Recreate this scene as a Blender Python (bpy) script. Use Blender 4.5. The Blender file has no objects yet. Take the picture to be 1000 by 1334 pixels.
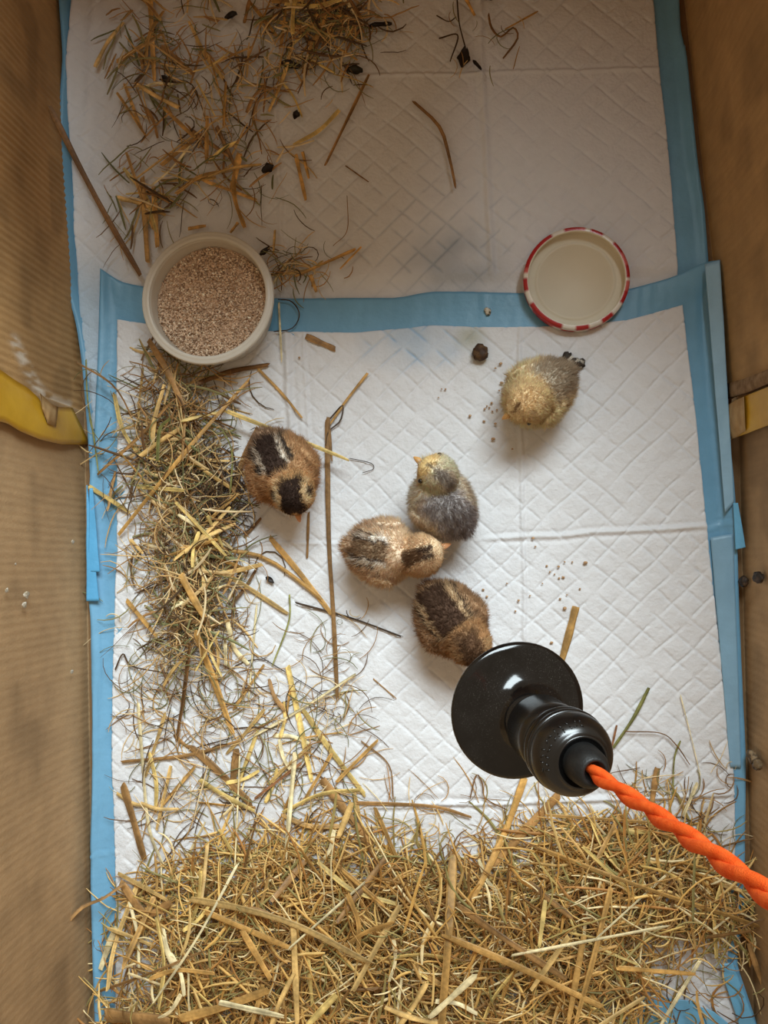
import bpy, bmesh, math, random
import numpy as np
from mathutils import Vector, Matrix

random.seed(7)
rng = np.random.default_rng(7)
scene = bpy.context.scene
COL = scene.collection

# ------------------------------------------------------------------ camera
H = 0.76            # camera height above the box floor (m)
FPX = 980.0         # focal length in pixels of the 1000 x 1334 frame
_U = Vector((-0.092, 0.054, 1.0)).normalized()            # world up seen from the camera
_Y = (Vector((0, 1, 0)) - _U * _U.y).normalized()
_X = _Y.cross(_U)
RC = Matrix((_X, _Y, _U))                                  # camera -> world
cam_data = bpy.data.cameras.new('camera')
cam = bpy.data.objects.new('camera', cam_data)
COL.objects.link(cam)
cam_data.sensor_fit = 'VERTICAL'
cam_data.sensor_height = 36.0
cam_data.lens = 36.0 * FPX / 1334.0
cam_data.clip_start = 0.01
cam.matrix_world = Matrix.Translation((0, 0, H)) @ RC.to_4x4()
scene.camera = cam

# ------------------------------------------------------------------ light and exposure
scene.view_settings.view_transform = 'Standard'
scene.view_settings.look = 'None'
scene.view_settings.gamma = 1.0
scene.view_settings.use_curve_mapping = False
scene.view_settings.exposure = -0.08
world = bpy.data.worlds.new('room_daylight')
scene.world = world
world.use_nodes = True
world.node_tree.nodes['Background'].inputs[0].default_value = (1.0, 0.77, 0.53, 1)
world.node_tree.nodes['Background'].inputs[1].default_value = 0.40
wl = bpy.data.lights.new('window_back_offscreen', 'AREA')
wl.shape = 'RECTANGLE'
wl.size, wl.size_y = 1.5, 0.9
wl.energy = 95.0
wl.color = (0.83, 0.955, 1.0)
wlo = bpy.data.objects.new('window_back_offscreen', wl)
COL.objects.link(wlo)
wlo.location = (0.40, 1.50, 2.05)
wlo.rotation_euler = (Vector((0.0, -0.05, 0)) - wlo.location).to_track_quat('-Z', 'Y').to_euler()


# ------------------------------------------------------------------ helpers
def P(px, py, z=0.0):
    """the point at height z that the photograph shows at a pixel"""
    w = RC @ Vector(((px - 500) / FPX, -(py - 667) / FPX, -1.0))
    t = (z - H) / w.z
    return Vector((w.x * t, w.y * t, z))

def CAMPT(px, py, d):
    v = RC @ Vector(((px - 500) / FPX * d, -(py - 667) / FPX * d, -d))
    return v + Vector((0, 0, H))

def lin(c):
    o = []
    for v in c:
        v = v / 255.0
        o.append(v / 12.92 if v <= 0.04045 else ((v + 0.055) / 1.055) ** 2.4)
    return tuple(o)

def tag(o, label=None, cat=None, group=None, kind=None):
    if label: o['label'] = label
    if cat: o['category'] = cat
    if group: o['group'] = group
    if kind: o['kind'] = kind
    return o

def link(name, me, mat=None, parent=None, loc=None):
    o = bpy.data.objects.new(name, me)
    COL.objects.link(o)
    if mat is not None and me is not None and len(me.materials) == 0:
        me.materials.append(mat)
    if loc is not None: o.location = loc
    if parent is not None: o.parent = parent
    return o

def empty(name, loc=(0, 0, 0)):
    o = bpy.data.objects.new(name, None)
    o.empty_display_size = 0.02
    COL.objects.link(o)
    o.location = loc
    return o

def np_mesh(name, V, quads=None, tris=None, col=None, smooth=True):
    V = np.asarray(V, dtype=np.float32)
    q = np.zeros((0, 4), np.int32) if quads is None else np.asarray(quads, np.int32)
    t = np.zeros((0, 3), np.int32) if tris is None else np.asarray(tris, np.int32)
    me = bpy.data.meshes.new(name)
    me.vertices.add(len(V))
    me.vertices.foreach_set('co', V.ravel())
    nl = q.size + t.size
    me.loops.add(nl)
    me.loops.foreach_set('vertex_index', np.concatenate([q.ravel(), t.ravel()]))
    npoly = len(q) + len(t)
    me.polygons.add(npoly)
    starts = np.concatenate([np.arange(len(q)) * 4, q.size + np.arange(len(t)) * 3]).astype(np.int32)
    me.polygons.foreach_set('loop_start', starts)
    me.polygons.foreach_set('use_smooth', np.full(npoly, smooth))
    me.update(calc_edges=True)
    me.validate()
    if col is not None:
        col = np.asarray(col, np.float32)
        if col.shape[1] == 3:
            col = np.hstack([col, np.ones((len(col), 1), np.float32)])
        a = me.color_attributes.new('Col', 'FLOAT_COLOR', 'POINT')
        a.data.foreach_set('color', col.ravel())
    return me

def grid_quads(nu, nv):
    i = np.arange(nv - 1)[:, None] * nu + np.arange(nu - 1)[None, :]
    return np.stack([i, i + 1, i + nu + 1, i + nu], -1).reshape(-1, 4)

def hash2(i, j, s):
    n = (i.astype(np.int64) * 374761393 + j.astype(np.int64) * 668265263 + s * 1442695041) & 0xffffffff
    n = ((n ^ (n >> 13)) * 1274126177) & 0xffffffff
    n = n ^ (n >> 16)
    return (n & 0xffff) / 65535.0

def vnoise(x, y, s=0):
    x = np.asarray(x, float); y = np.asarray(y, float)
    i, j = np.floor(x), np.floor(y)
    fx, fy = x - i, y - j
    fx = fx * fx * (3 - 2 * fx); fy = fy * fy * (3 - 2 * fy)
    a, b = hash2(i, j, s), hash2(i + 1, j, s)
    c, d = hash2(i, j + 1, s), hash2(i + 1, j + 1, s)
    return (a * (1 - fx) + b * fx) * (1 - fy) + (c * (1 - fx) + d * fx) * fy

def sst(a, b, x):
    t = np.clip((x - a) / (b - a), 0, 1)
    return t * t * (3 - 2 * t)

def lathe(profile, seg=48, closed=False):
    """profile: [(r, z)], returns V, quads"""
    n = len(profile)
    ang = np.arange(seg) * 2 * math.pi / seg
    V = np.zeros((n, seg, 3))
    for k, (r, z) in enumerate(profile):
        V[k, :, 0] = r * np.cos(ang); V[k, :, 1] = r * np.sin(ang); V[k, :, 2] = z
    Q = []
    m = n if closed else n - 1
    for k in range(m):
        a = k * seg; b = ((k + 1) % n) * seg
        for j in range(seg):
            j2 = (j + 1) % seg
            Q.append((a + j, a + j2, b + j2, b + j))
    return V.reshape(-1, 3), np.array(Q)

def tube(pts, rad, sides=8, flat=1.0, upref=(0, 0, 1), cap=True, twist=0.0):
    """tube along points; rad may be a list; flat squashes it along its second axis"""
    pts = [Vector(p) for p in pts]
    n = len(pts)
    if not hasattr(rad, '__len__'): rad = [rad] * n
    V = []
    up = Vector(upref)
    for k in range(n):
        t = (pts[min(k + 1, n - 1)] - pts[max(k - 1, 0)])
        t = t.normalized() if t.length > 1e-9 else Vector((1, 0, 0))
        s = t.cross(up)
        s = s.normalized() if s.length > 1e-5 else t.orthogonal().normalized()
        u = s.cross(t).normalized()
        for j in range(sides):
            a = 2 * math.pi * j / sides + twist * k
            V.append(pts[k] + s * (math.cos(a) * rad[k]) + u * (math.sin(a) * rad[k] * flat))
    Q = []
    for k in range(n - 1):
        for j in range(sides):
            j2 = (j + 1) % sides
            Q.append((k * sides + j, k * sides + j2, (k + 1) * sides + j2, (k + 1) * sides + j))
    T = []
    if cap:
        for base, rev in ((0, True), ((n - 1) * sides, False)):
            for j in range(1, sides - 1):
                T.append((base, base + j + 1, base + j) if rev else (base, base + j, base + j + 1))
    return V, Q, T

def catmull(pts, n):
    pts = [Vector(p) for p in pts]
    if len(pts) == 2:
        return [pts[0].lerp(pts[1], k / (n - 1)) for k in range(n)]
    ext = [pts[0] * 2 - pts[1]] + pts + [pts[-1] * 2 - pts[-2]]
    out = []
    m = len(pts) - 1
    for k in range(n):
        u = k / (n - 1) * m
        i = min(int(u), m - 1); t = u - i
        p0, p1, p2, p3 = ext[i], ext[i + 1], ext[i + 2], ext[i + 3]
        out.append(0.5 * ((2 * p1) + (p2 - p0) * t + (2 * p0 - 5 * p1 + 4 * p2 - p3) * t * t + (3 * p1 - p0 - 3 * p2 + p3) * t ** 3))
    return out

# ------------------------------------------------------------------ materials
def new_mat(name):
    m = bpy.data.materials.new(name)
    m.use_nodes = True
    nt = m.node_tree
    return m, nt, nt.nodes['Principled BSDF']

def N(nt, t, **kw):
    n = nt.nodes.new(t)
    for k, v in kw.items():
        if hasattr(n, k): setattr(n, k, v)
        else: n.inputs[k.replace('_', ' ')].default_value = v
    return n

def noise_mat(name, c1, c2, scale=40, rough=0.7, bump=0.0, bscale=None, detail=5, stretch=(1, 1, 1), spec=0.3, metallic=0.0, coat=0.0, sss=0.0):
    m, nt, b = new_mat(name)
    tc = N(nt, 'ShaderNodeTexCoord'); mp = N(nt, 'ShaderNodeMapping')
    mp.inputs['Scale'].default_value = stretch
    nt.links.new(tc.outputs['Object'], mp.inputs['Vector'])
    no = N(nt, 'ShaderNodeTexNoise'); no.inputs['Scale'].default_value = scale; no.inputs['Detail'].default_value = detail
    nt.links.new(mp.outputs[0], no.inputs['Vector'])
    cr = N(nt, 'ShaderNodeValToRGB')
    cr.color_ramp.elements[0].position = 0.3; cr.color_ramp.elements[1].position = 0.7
    cr.color_ramp.elements[0].color = (*c1, 1); cr.color_ramp.elements[1].color = (*c2, 1)
    nt.links.new(no.outputs['Fac'], cr.inputs['Fac'])
    nt.links.new(cr.outputs['Color'], b.inputs['Base Color'])
    b.inputs['Roughness'].default_value = rough
    b.inputs['Specular IOR Level'].default_value = spec
    b.inputs['Metallic'].default_value = metallic
    b.inputs['Coat Weight'].default_value = coat
    if bump:
        n2 = N(nt, 'ShaderNodeTexNoise'); n2.inputs['Scale'].default_value = bscale or scale * 4; n2.inputs['Detail'].default_value = 4
        nt.links.new(mp.outputs[0], n2.inputs['Vector'])
        bp = N(nt, 'ShaderNodeBump'); bp.inputs['Strength'].default_value = bump; bp.inputs['Distance'].default_value = 0.001
        nt.links.new(n2.outputs['Fac'], bp.inputs['Height'])
        nt.links.new(bp.outputs[0], b.inputs['Normal'])
    return m

def attr_mat(name, rough=0.7, spec=0.25, noise=0.25, nscale=300, bump=0.0, bscale=800, stretch=(1, 1, 1), transl=0.0, coat=0.0):
    """colour from the mesh's own colour attribute, broken up by a little noise"""
    m, nt, b = new_mat(name)
    at = N(nt, 'ShaderNodeVertexColor'); at.layer_name = 'Col'
    tc = N(nt, 'ShaderNodeTexCoord'); mp = N(nt, 'ShaderNodeMapping'); mp.inputs['Scale'].default_value = stretch
    nt.links.new(tc.outputs['Object'], mp.inputs['Vector'])
    no = N(nt, 'ShaderNodeTexNoise'); no.inputs['Scale'].default_value = nscale; no.inputs['Detail'].default_value = 4
    nt.links.new(mp.outputs[0], no.inputs['Vector'])
    mr = N(nt, 'ShaderNodeMapRange')
    mr.inputs['From Min'].default_value = 0.25; mr.inputs['From Max'].default_value = 0.75
    mr.inputs['To Min'].default_value = 1 - noise; mr.inputs['To Max'].default_value = 1 + noise
    nt.links.new(no.outputs['Fac'], mr.inputs['Value'])
    mx = N(nt, 'ShaderNodeVectorMath', operation='SCALE')
    nt.links.new(at.outputs['Color'], mx.inputs[0]); nt.links.new(mr.outputs[0], mx.inputs['Scale'])
    nt.links.new(mx.outputs[0], b.inputs['Base Color'])
    b.inputs['Roughness'].default_value = rough
    b.inputs['Specular IOR Level'].default_value = spec
    b.inputs['Coat Weight'].default_value = coat
    if bump:
        n2 = N(nt, 'ShaderNodeTexNoise'); n2.inputs['Scale'].default_value = bscale; n2.inputs['Detail'].default_value = 5
        nt.links.new(mp.outputs[0], n2.inputs['Vector'])
        bp = N(nt, 'ShaderNodeBump'); bp.inputs['Strength'].default_value = bump; bp.inputs['Distance'].default_value = 0.001
        nt.links.new(n2.outputs['Fac'], bp.inputs['Height']); nt.links.new(bp.outputs[0], b.inputs['Normal'])
    if transl:
        tr = N(nt, 'ShaderNodeBsdfTranslucent'); nt.links.new(mx.outputs[0], tr.inputs['Color'])
        ms = N(nt, 'ShaderNodeMixShader'); ms.inputs[0].default_value = transl
        nt.links.new(b.outputs[0], ms.inputs[1]); nt.links.new(tr.outputs[0], ms.inputs[2])
        nt.links.new(ms.outputs[0], nt.nodes['Material Output'].inputs['Surface'])
    return m

M = {}
M['card'] = attr_mat('cardboard', rough=0.78, spec=0.25, noise=0.10, nscale=60, bump=0.35, bscale=420)
M['edge'] = noise_mat('cardboard_cut_edge', lin((120, 92, 62)), lin((168, 138, 104)), 120, 0.9, 0.5, 500)
M['ground'] = noise_mat('room_floor_boards', lin((96, 78, 60)), lin((120, 98, 74)), 6, 0.6, 0.1, 60)
M['pad'] = attr_mat('pad_topsheet', rough=0.55, spec=0.3, noise=0.03, nscale=120, bump=0.8, bscale=330)
M['film'] = attr_mat('pad_backing_film', rough=0.38, spec=0.45, noise=0.05, nscale=70, bump=0.5, bscale=160)
M['tape'] = noise_mat('yellow_tape', lin((206, 156, 36)), lin((228, 182, 58)), 30, 0.35, 0.3, 90, spec=0.5)
M['paper'] = noise_mat('torn_paper', lin((176, 140, 92)), lin((196, 164, 118)), 90, 0.85, 0.4, 300)
M['scuff'] = noise_mat('pale_scuff', lin((172, 142, 108)), lin((222, 212, 196)), 160, 0.6, 0.4, 400)
M['straw'] = attr_mat('straw', rough=0.5, spec=0.35, noise=0.28, nscale=240, bump=0.3, bscale=900)
M['hay'] = attr_mat('hay', rough=0.6, spec=0.25, noise=0.15, nscale=200)
M['down'] = attr_mat('chick_down', rough=0.85, spec=0.08, noise=0.06, nscale=500, transl=0.48)
M['skin'] = attr_mat('chick_skin', rough=0.85, spec=0.08, noise=0.08, nscale=400)
M['beak'] = noise_mat('beak_horn', lin((205, 138, 92)), lin((222, 160, 110)), 300, 0.4, spec=0.4)
M['beak_yellow'] = noise_mat('beak_yellow_horn', lin((214, 158, 92)), lin((228, 178, 112)), 300, 0.4, spec=0.4)
M['eye'] = noise_mat('eye_black', lin((10, 8, 8)), lin((22, 16, 14)), 300, 0.08, spec=0.6)
M['black_ceramic'] = noise_mat('black_glazed_ceramic', lin((9, 8, 8)), lin((22, 20, 19)), 90, 0.12, spec=0.55)
_nt = M['black_ceramic'].node_tree; _b = _nt.nodes['Principled BSDF']
_n = N(_nt, 'ShaderNodeTexNoise'); _n.inputs['Scale'].default_value = 1500; _n.inputs['Detail'].default_value = 3
_r = N(_nt, 'ShaderNodeMapRange'); _r.inputs['From Min'].default_value = 0.58; _r.inputs['From Max'].default_value = 0.75
_n2 = N(_nt, 'ShaderNodeTexNoise'); _n2.inputs['Scale'].default_value = 45
_r2 = N(_nt, 'ShaderNodeMapRange'); _r2.inputs['From Min'].default_value = 0.42; _r2.inputs['From Max'].default_value = 0.62; _r2.inputs['To Max'].default_value = 0.10
_m = N(_nt, 'ShaderNodeMath', operation='MULTIPLY')
_tc = N(_nt, 'ShaderNodeTexCoord')
_nt.links.new(_tc.outputs['Object'], _n.inputs['Vector']); _nt.links.new(_tc.outputs['Object'], _n2.inputs['Vector'])
_nt.links.new(_n.outputs['Fac'], _r.inputs['Value']); _nt.links.new(_n2.outputs['Fac'], _r2.inputs['Value'])
_nt.links.new(_r.outputs[0], _m.inputs[0]); _nt.links.new(_r2.outputs[0], _m.inputs[1])
_mx = N(_nt, 'ShaderNodeMixRGB'); _mx.inputs['Color2'].default_value = (0.42, 0.38, 0.33, 1)
_src = _b.inputs['Base Color'].links[0].from_socket
_nt.links.new(_src, _mx.inputs['Color1']); _nt.links.new(_m.outputs[0], _mx.inputs['Fac']); _nt.links.new(_mx.outputs[0], _b.inputs['Base Color'])
M['bakelite'] = noise_mat('black_bakelite', lin((10, 9, 9)), lin((20, 19, 18)), 60, 0.24, spec=0.75)
M['grip'] = noise_mat('black_matte_plastic', lin((22, 22, 22)), lin((34, 34, 33)), 200, 0.5, 0.2, 900, spec=0.4)
M['chrome'] = noise_mat('screw_metal', (0.55, 0.54, 0.52), (0.7, 0.69, 0.67), 80, 0.25, metallic=1.0)
M['orange'] = noise_mat('orange_textile', lin((238, 84, 22)), lin((255, 112, 44)), 260, 0.75, 0.5, 2400, spec=0.2)
M['cream'] = noise_mat('cream_enamel', lin((222, 213, 192)), lin((228, 220, 200)), 20, 0.5, 0.05, 80, spec=0.25)
M['check'] = attr_mat('gingham_enamel', rough=0.25, spec=0.5, noise=0.06, nscale=200)
M['feed'] = attr_mat('chick_feed', rough=0.85, spec=0.15, noise=0.15, nscale=700)
M['dropping'] = attr_mat('dropping', rough=0.5, spec=0.4, noise=0.4, nscale=600, bump=0.5, bscale=1500)

def plastic_mat():
    m, nt, b = new_mat('frosted_plastic')
    tc = N(nt, 'ShaderNodeTexCoord')
    no = N(nt, 'ShaderNodeTexNoise'); no.inputs['Scale'].default_value = 60
    nt.links.new(tc.outputs['Object'], no.inputs['Vector'])
    cr = N(nt, 'ShaderNodeValToRGB')
    cr.color_ramp.elements[0].color = (*lin((222, 214, 200)), 1); cr.color_ramp.elements[1].color = (*lin((238, 232, 220)), 1)
    nt.links.new(no.outputs['Fac'], cr.inputs['Fac'])
    nt.links.new(cr.outputs[0], b.inputs['Base Color'])
    b.inputs['Roughness'].default_value = 0.35
    tr = N(nt, 'ShaderNodeBsdfTranslucent'); nt.links.new(cr.outputs[0], tr.inputs['Color'])
    ms = N(nt, 'ShaderNodeMixShader'); ms.inputs[0].default_value = 0.25
    nt.links.new(b.outputs[0], ms.inputs[1]); nt.links.new(tr.outputs[0], ms.inputs[2])
    nt.links.new(ms.outputs[0], nt.nodes['Material Output'].inputs['Surface'])
    return m
M['plastic'] = plastic_mat()

# ------------------------------------------------------------------ the cardboard box
def xy(px, py):
    v = P(px, py, 0)
    return np.array((v.x, v.y))

def wall_panel(name, a, b, height, thick, inward, flute=0.0075, amp=0.00025, bulge=0.0, seed=0, parent=None, tone=(142, 112, 80), z0=-0.002, rows=26):
    """corrugated board standing on the line a-b, its inner face towards 'inward' (a unit 2D vector)"""
    a = np.array(a); b = np.array(b)
    L = np.linalg.norm(b - a); d = (b - a) / L
    nrm = np.array((-d[1], d[0]))
    if nrm @ np.array(inward) < 0: nrm = -nrm
    nu = int(L / 0.0016) + 2; nv = rows
    s = np.linspace(0, L, nu)[None, :].repeat(nv, 0)
    zz = (np.linspace(0, 1, nv) ** 1.4 * height)[:, None].repeat(nu, 1)
    wob = 0.9 * (vnoise(zz * 14, s * 3, seed) - 0.5)
    off = amp * np.sin(2 * math.pi * (s / flute + wob * 0.6)) * (0.5 + vnoise(s * 18, zz * 10, seed + 3))
    off = off + 0.006 * (vnoise(s * 5, zz * 7, seed + 5) - 0.5) * sst(0, 0.05, zz)
    off = off + bulge * np.sin(math.pi * np.clip(zz / height, 0, 1)) * np.sin(math.pi * s / L)
    base = a[None, None, :] + d[None, None, :] * s[..., None]
    inn = base + nrm[None, None, :] * off[..., None]
    out = base + nrm[None, None, :] * (off - thick)[..., None]
    Vi = np.dstack([inn, zz + z0]).reshape(-1, 3); Vo = np.dstack([out, zz + z0]).reshape(-1, 3)
    Q = grid_quads(nu, nv); n = nu * nv
    rim = []
    idx = np.arange(n).reshape(nv, nu)
    for loop in (idx[0], idx[-1], idx[:, 0], idx[:, -1]):
        for k in range(len(loop) - 1):
            rim.append((loop[k], loop[k + 1], loop[k + 1] + n, loop[k] + n))
    V = np.vstack([Vi, Vo]); QQ = np.vstack([Q, Q[:, ::-1] + n, np.array(rim)])
    t = np.array(lin(tone))
    f = 0.86 + 0.28 * vnoise(s * 9, zz * 22, seed + 8) + 0.10 * (vnoise(s * 420, zz * 40, seed + 9) - 0.5)
    col = (t[None, None, :] * f[..., None]).reshape(-1, 3)
    stain = sst(0.62, 0.8, vnoise(s * 22, zz * 30, seed + 12)).reshape(-1, 1)
    col = col * (1 - 0.22 * stain)
    col = np.vstack([col, col])
    me = np_mesh(name, V, QQ, None, col)
    me.materials.append(M['card'])
    o = link(name, me, None, parent)
    return o

WH = 0.43
wl_root = tag(empty('wall_left'), 'brown corrugated cardboard side of the box with a torn taped seam', None, None, 'structure')
A0, A1 = xy(72, -125), xy(108, 546)
B0, B1 = xy(115, 536), xy(124, 1480)
panel_a = wall_panel('cardboard_panel', A0, A1, WH, 0.004, (1, 0), seed=1, parent=wl_root, tone=(190, 152, 104), amp=0.00032, rows=80)
wall_panel('cardboard_panel', B0 + np.array((-0.004, 0)), B1, WH - 0.01, 0.004, (1, 0), seed=2, parent=wl_root, tone=(182, 150, 112), amp=0.00012)
wr_root = tag(empty('wall_right'), 'brown cardboard side of the box with a yellow taped joint', None, None, 'structure')
C0, C1 = xy(878, -125), xy(948, 520)
D0, D1 = xy(952, 500), xy(985, 1480)
wall_panel('cardboard_panel', C0, C1, WH, 0.004, (-1, 0), seed=3, parent=wr_root, tone=(190, 152, 104), amp=0.00008)
wall_panel('cardboard_panel', D0 + np.array((0.006, 0)), D1, WH - 0.01, 0.004, (-1, 0), seed=4, parent=wr_root, tone=(182, 150, 112), amp=0.0001)
wb = wall_panel('wall_back', A0 + np.array((-0.004, 0)), C0 + np.array((0.004, 0)), WH, 0.004, (0, -1), seed=5, tone=(190, 152, 104))
tag(wb, 'brown cardboard end of the box beside the shaded pad', None, None, 'structure')
wf = wall_panel('wall_front', B1 + np.array((-0.004, 0)), D1 + np.array((0.004, 0)), WH - 0.01, 0.004, (0, 1), seed=6, tone=(182, 150, 112))
tag(wf, 'brown cardboard end of the box behind the hay heap', None, None, 'structure')

# added out-of-view cardboard flap that keeps window light off the far pad
_c = (A0 + C0) / 2; _y = _c[1]
bm = bmesh.new()
fv = []
for yy, zz in ((_y, WH - 0.002), (_y - 0.24, WH + 0.06)):
    for t in (0.004, 0.0):
        for xx in (A0[0] + (0.17 if yy < _y else 0.08), C0[0] - 0.01):  # left edge cut back so window light still reaches the left wall
            fv.append(bm.verts.new((xx, yy, zz + t)))
for f_ in ((0, 1, 5, 4), (2, 6, 7, 3), (0, 2, 3, 1), (4, 5, 7, 6), (0, 4, 6, 2), (1, 3, 7, 5)):
    bm.faces.new([fv[i] for i in f_])
bmesh.ops.recalc_face_normals(bm, faces=bm.faces)
me_ = bpy.data.meshes.new('added_shade_flap'); bm.to_mesh(me_); bm.free()
a_ = me_.color_attributes.new('Col', 'FLOAT_COLOR', 'POINT')
a_.data.foreach_set('color', np.tile(np.array((*lin((190, 152, 104)), 1.0), np.float32), len(me_.vertices)))
link('added_shade_flap', me_, M['card'], wb)

def flat_sheet(name, pts, z0, z1, mat, colr=None):
    n = len(pts)
    V = [(p[0], p[1], z1) for p in pts] + [(p[0], p[1], z0) for p in pts]
    bm = bmesh.new()
    vs = [bm.verts.new(v) for v in V]
    bm.faces.new(vs[:n]); bm.faces.new(vs[n:][::-1])
    for k in range(n):
        bm.faces.new((vs[k], vs[n + k], vs[n + (k + 1) % n], vs[(k + 1) % n]))
    bmesh.ops.recalc_face_normals(bm, faces=bm.faces)
    me = bpy.data.meshes.new(name); bm.to_mesh(me); bm.free()
    if colr is not None:
        a = me.color_attributes.new('Col', 'FLOAT_COLOR', 'POINT')
        a.data.foreach_set('color', np.tile(np.array((*colr, 1.0), np.float32), len(me.vertices)))
    me.materials.append(mat)
    return me

fl = link('floor', flat_sheet('floor', [A0 - 0.004, C0 + (0.004, -0.004), D0 + (0.01, 0), D1 + (0.004, -0.004), B1 - 0.004, B0 + (-0.008, 0)], -0.006, -0.001, M['card'], lin((132, 102, 70))))
tag(fl, 'brown cardboard bottom of the box under the pads', None, None, 'structure')
gr = link('ground', flat_sheet('ground', [(-3, -3), (3, -3), (3, 3), (-3, 3)], -0.06, -0.007, M['ground']))
tag(gr, 'wooden floor of the room under the cardboard box', None, None, 'structure')

# ------------------------------------------------------------------ absorbent pads
def curve_at(pts, t, axis):
    """pts [(px,py,z)] read as a curve over its own px (axis 0) or py (axis 1), t in 0..1"""
    p = np.array(pts, float)
    k = p[:, axis]
    f = (k - k[0]) / (k[-1] - k[0])
    o = np.stack([np.interp(t, f, p[:, c]) for c in range(3)], 1)
    # soften the corners of the traced polyline
    ker = max(3, int(len(t) * 0.03)) | 1
    pad = ker // 2
    for c in range(3):
        e = np.concatenate([2 * o[0, c] - o[1:pad + 1, c][::-1], o[:, c], 2 * o[-1, c] - o[-pad - 1:-1, c][::-1]])
        o[:, c] = np.convolve(e, np.ones(ker) / ker, 'valid')
    W = np.array([P(a, b, c) for a, b, c in o])
    return W

def coons(top, right, bottom, left, nu, nv, ew=0.026):
    u = np.linspace(0, 1, nu); v = np.linspace(0, 1, nv)
    T, B = curve_at(top, u, 0), curve_at(bottom, u, 0)
    Lc, R = curve_at(left, v, 1), curve_at(right, v, 1)
    c00 = (T[0] + Lc[0]) / 2; c10 = (T[-1] + R[0]) / 2; c01 = (B[0] + Lc[-1]) / 2; c11 = (B[-1] + R[-1]) / 2
    U, Vv = np.meshgrid(u, v)
    U = U[..., None]; Vv = Vv[..., None]
    S = (1 - Vv) * T[None] + Vv * B[None] + (1 - U) * Lc[:, None] + U * R[:, None]
    S -= (1 - U) * (1 - Vv) * c00 + U * (1 - Vv) * c10 + (1 - U) * Vv * c01 + U * Vv * c11
    # heights: the sheet lies flat and only turns up close to its own edges
    zb = min(T[:, 2].min(), B[:, 2].min(), Lc[:, 2].min(), R[:, 2].min())
    u0, v0 = U[..., 0], Vv[..., 0]
    eh = 0.045
    S[..., 2] = zb + (Lc[:, 2] - zb)[:, None] * (1 - sst(0, ew, u0)) + (R[:, 2] - zb)[:, None] * (1 - sst(0, ew, 1 - u0))
    tz = zb + (T[:, 2] - zb)[None, :] * (1 - sst(0, eh, v0)); bz0 = zb + (B[:, 2] - zb)[None, :] * (1 - sst(0, eh, 1 - v0))
    S[..., 2] = np.maximum(S[..., 2], np.maximum(tz, bz0))
    return S, U[..., 0], Vv[..., 0]

def quilt(S, rot, sp, amp, seed):
    x, y = S[..., 0], S[..., 1]
    wx = 0.005 * (vnoise(x * 22, y * 22, seed) - 0.5); wy = 0.005 * (vnoise(x * 22, y * 22, seed + 1) - 0.5)
    x = x + wx; y = y + wy
    h = np.zeros_like(x); groove = np.zeros_like(x)
    cell = np.ones_like(x)
    for k, a in enumerate((rot + 47, rot - 47)):
        a = math.radians(a)
        d = (x * math.cos(a) + y * math.sin(a)) / sp
        e = (-x * math.sin(a) + y * math.cos(a)) / sp
        f = np.abs(d - np.round(d)) * sp
        # each groove is a row of short embossed dashes and fades in and out
        on = 0.12 + 0.88 * sst(0.25, 0.6, vnoise(np.round(d) * 7.3 + 11 * k, e * 1.6, seed + 7))
        g = np.exp(-(f / 0.00095) ** 2) * on
        groove = np.maximum(groove, g)
        cell = cell * np.clip(np.sin(math.pi * np.abs(d - np.floor(d))), 0, 1) ** 0.6
    return amp * (0.22 * cell - 1.0 * groove), groove

def crease(S, p, q, w, amp, two=0.0):
    a = np.array(P(*p))[:2]; b = np.array(P(*q))[:2]
    d = (b - a) / np.linalg.norm(b - a); n = np.array((-d[1], d[0]))
    r = (S[..., 0] - a[0]) * n[0] + (S[..., 1] - a[1]) * n[1]
    s = (S[..., 0] - a[0]) * d[0] + (S[..., 1] - a[1]) * d[1]
    L = np.linalg.norm(b - a)
    r = r + 0.003 * (vnoise(s * 30, s * 0 + 3.3, int(p[0])) - 0.5)
    m = sst(-0.02, 0.02, s) * (1 - sst(L - 0.02, L + 0.02, s))
    return amp * m * (np.exp(-(r / w) ** 2) - 0.45 * np.exp(-((r - 2 * w) / w) ** 2) - two * np.exp(-((r + 2 * w) / w) ** 2))

def pxdist(S, px, py, rx, ry):
    c = P(px, py, 0)
    k = H / FPX
    return np.sqrt(((S[..., 0] - c.x) / (rx * k)) ** 2 + ((S[..., 1] - c.y) / (ry * k)) ** 2)

def sheet(name, S, col, mat, parent, thick=0.0006):
    nv, nu = S.shape[:2]
    n = nu * nv
    V = S.reshape(-1, 3)
    Q = grid_quads(nu, nv)[:, ::-1]
    idx = np.arange(n).reshape(nv, nu)
    # a thin turned-down lip gives the sheet its thickness
    ring = np.concatenate([idx[0], idx[1:, -1], idx[-1, -2::-1], idx[-2:0:-1, 0]])
    low = V[ring] - np.array((0, 0, thick))
    V2 = np.vstack([V, low])
    m = len(ring)
    k = np.arange(m); k2 = (k + 1) % m
    rim = np.stack([ring[k], ring[k2], n + k2, n + k], 1)
    c = col.reshape(-1, 3); c2 = np.vstack([c, c[ring]])
    me = np_mesh(name, V2, np.vstack([Q, rim]), None, c2)
    return link(name, me, mat, parent)

BLUE = np.array(lin((116, 170, 204)))
WHITE = np.array(lin((226, 226, 228)))

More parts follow.
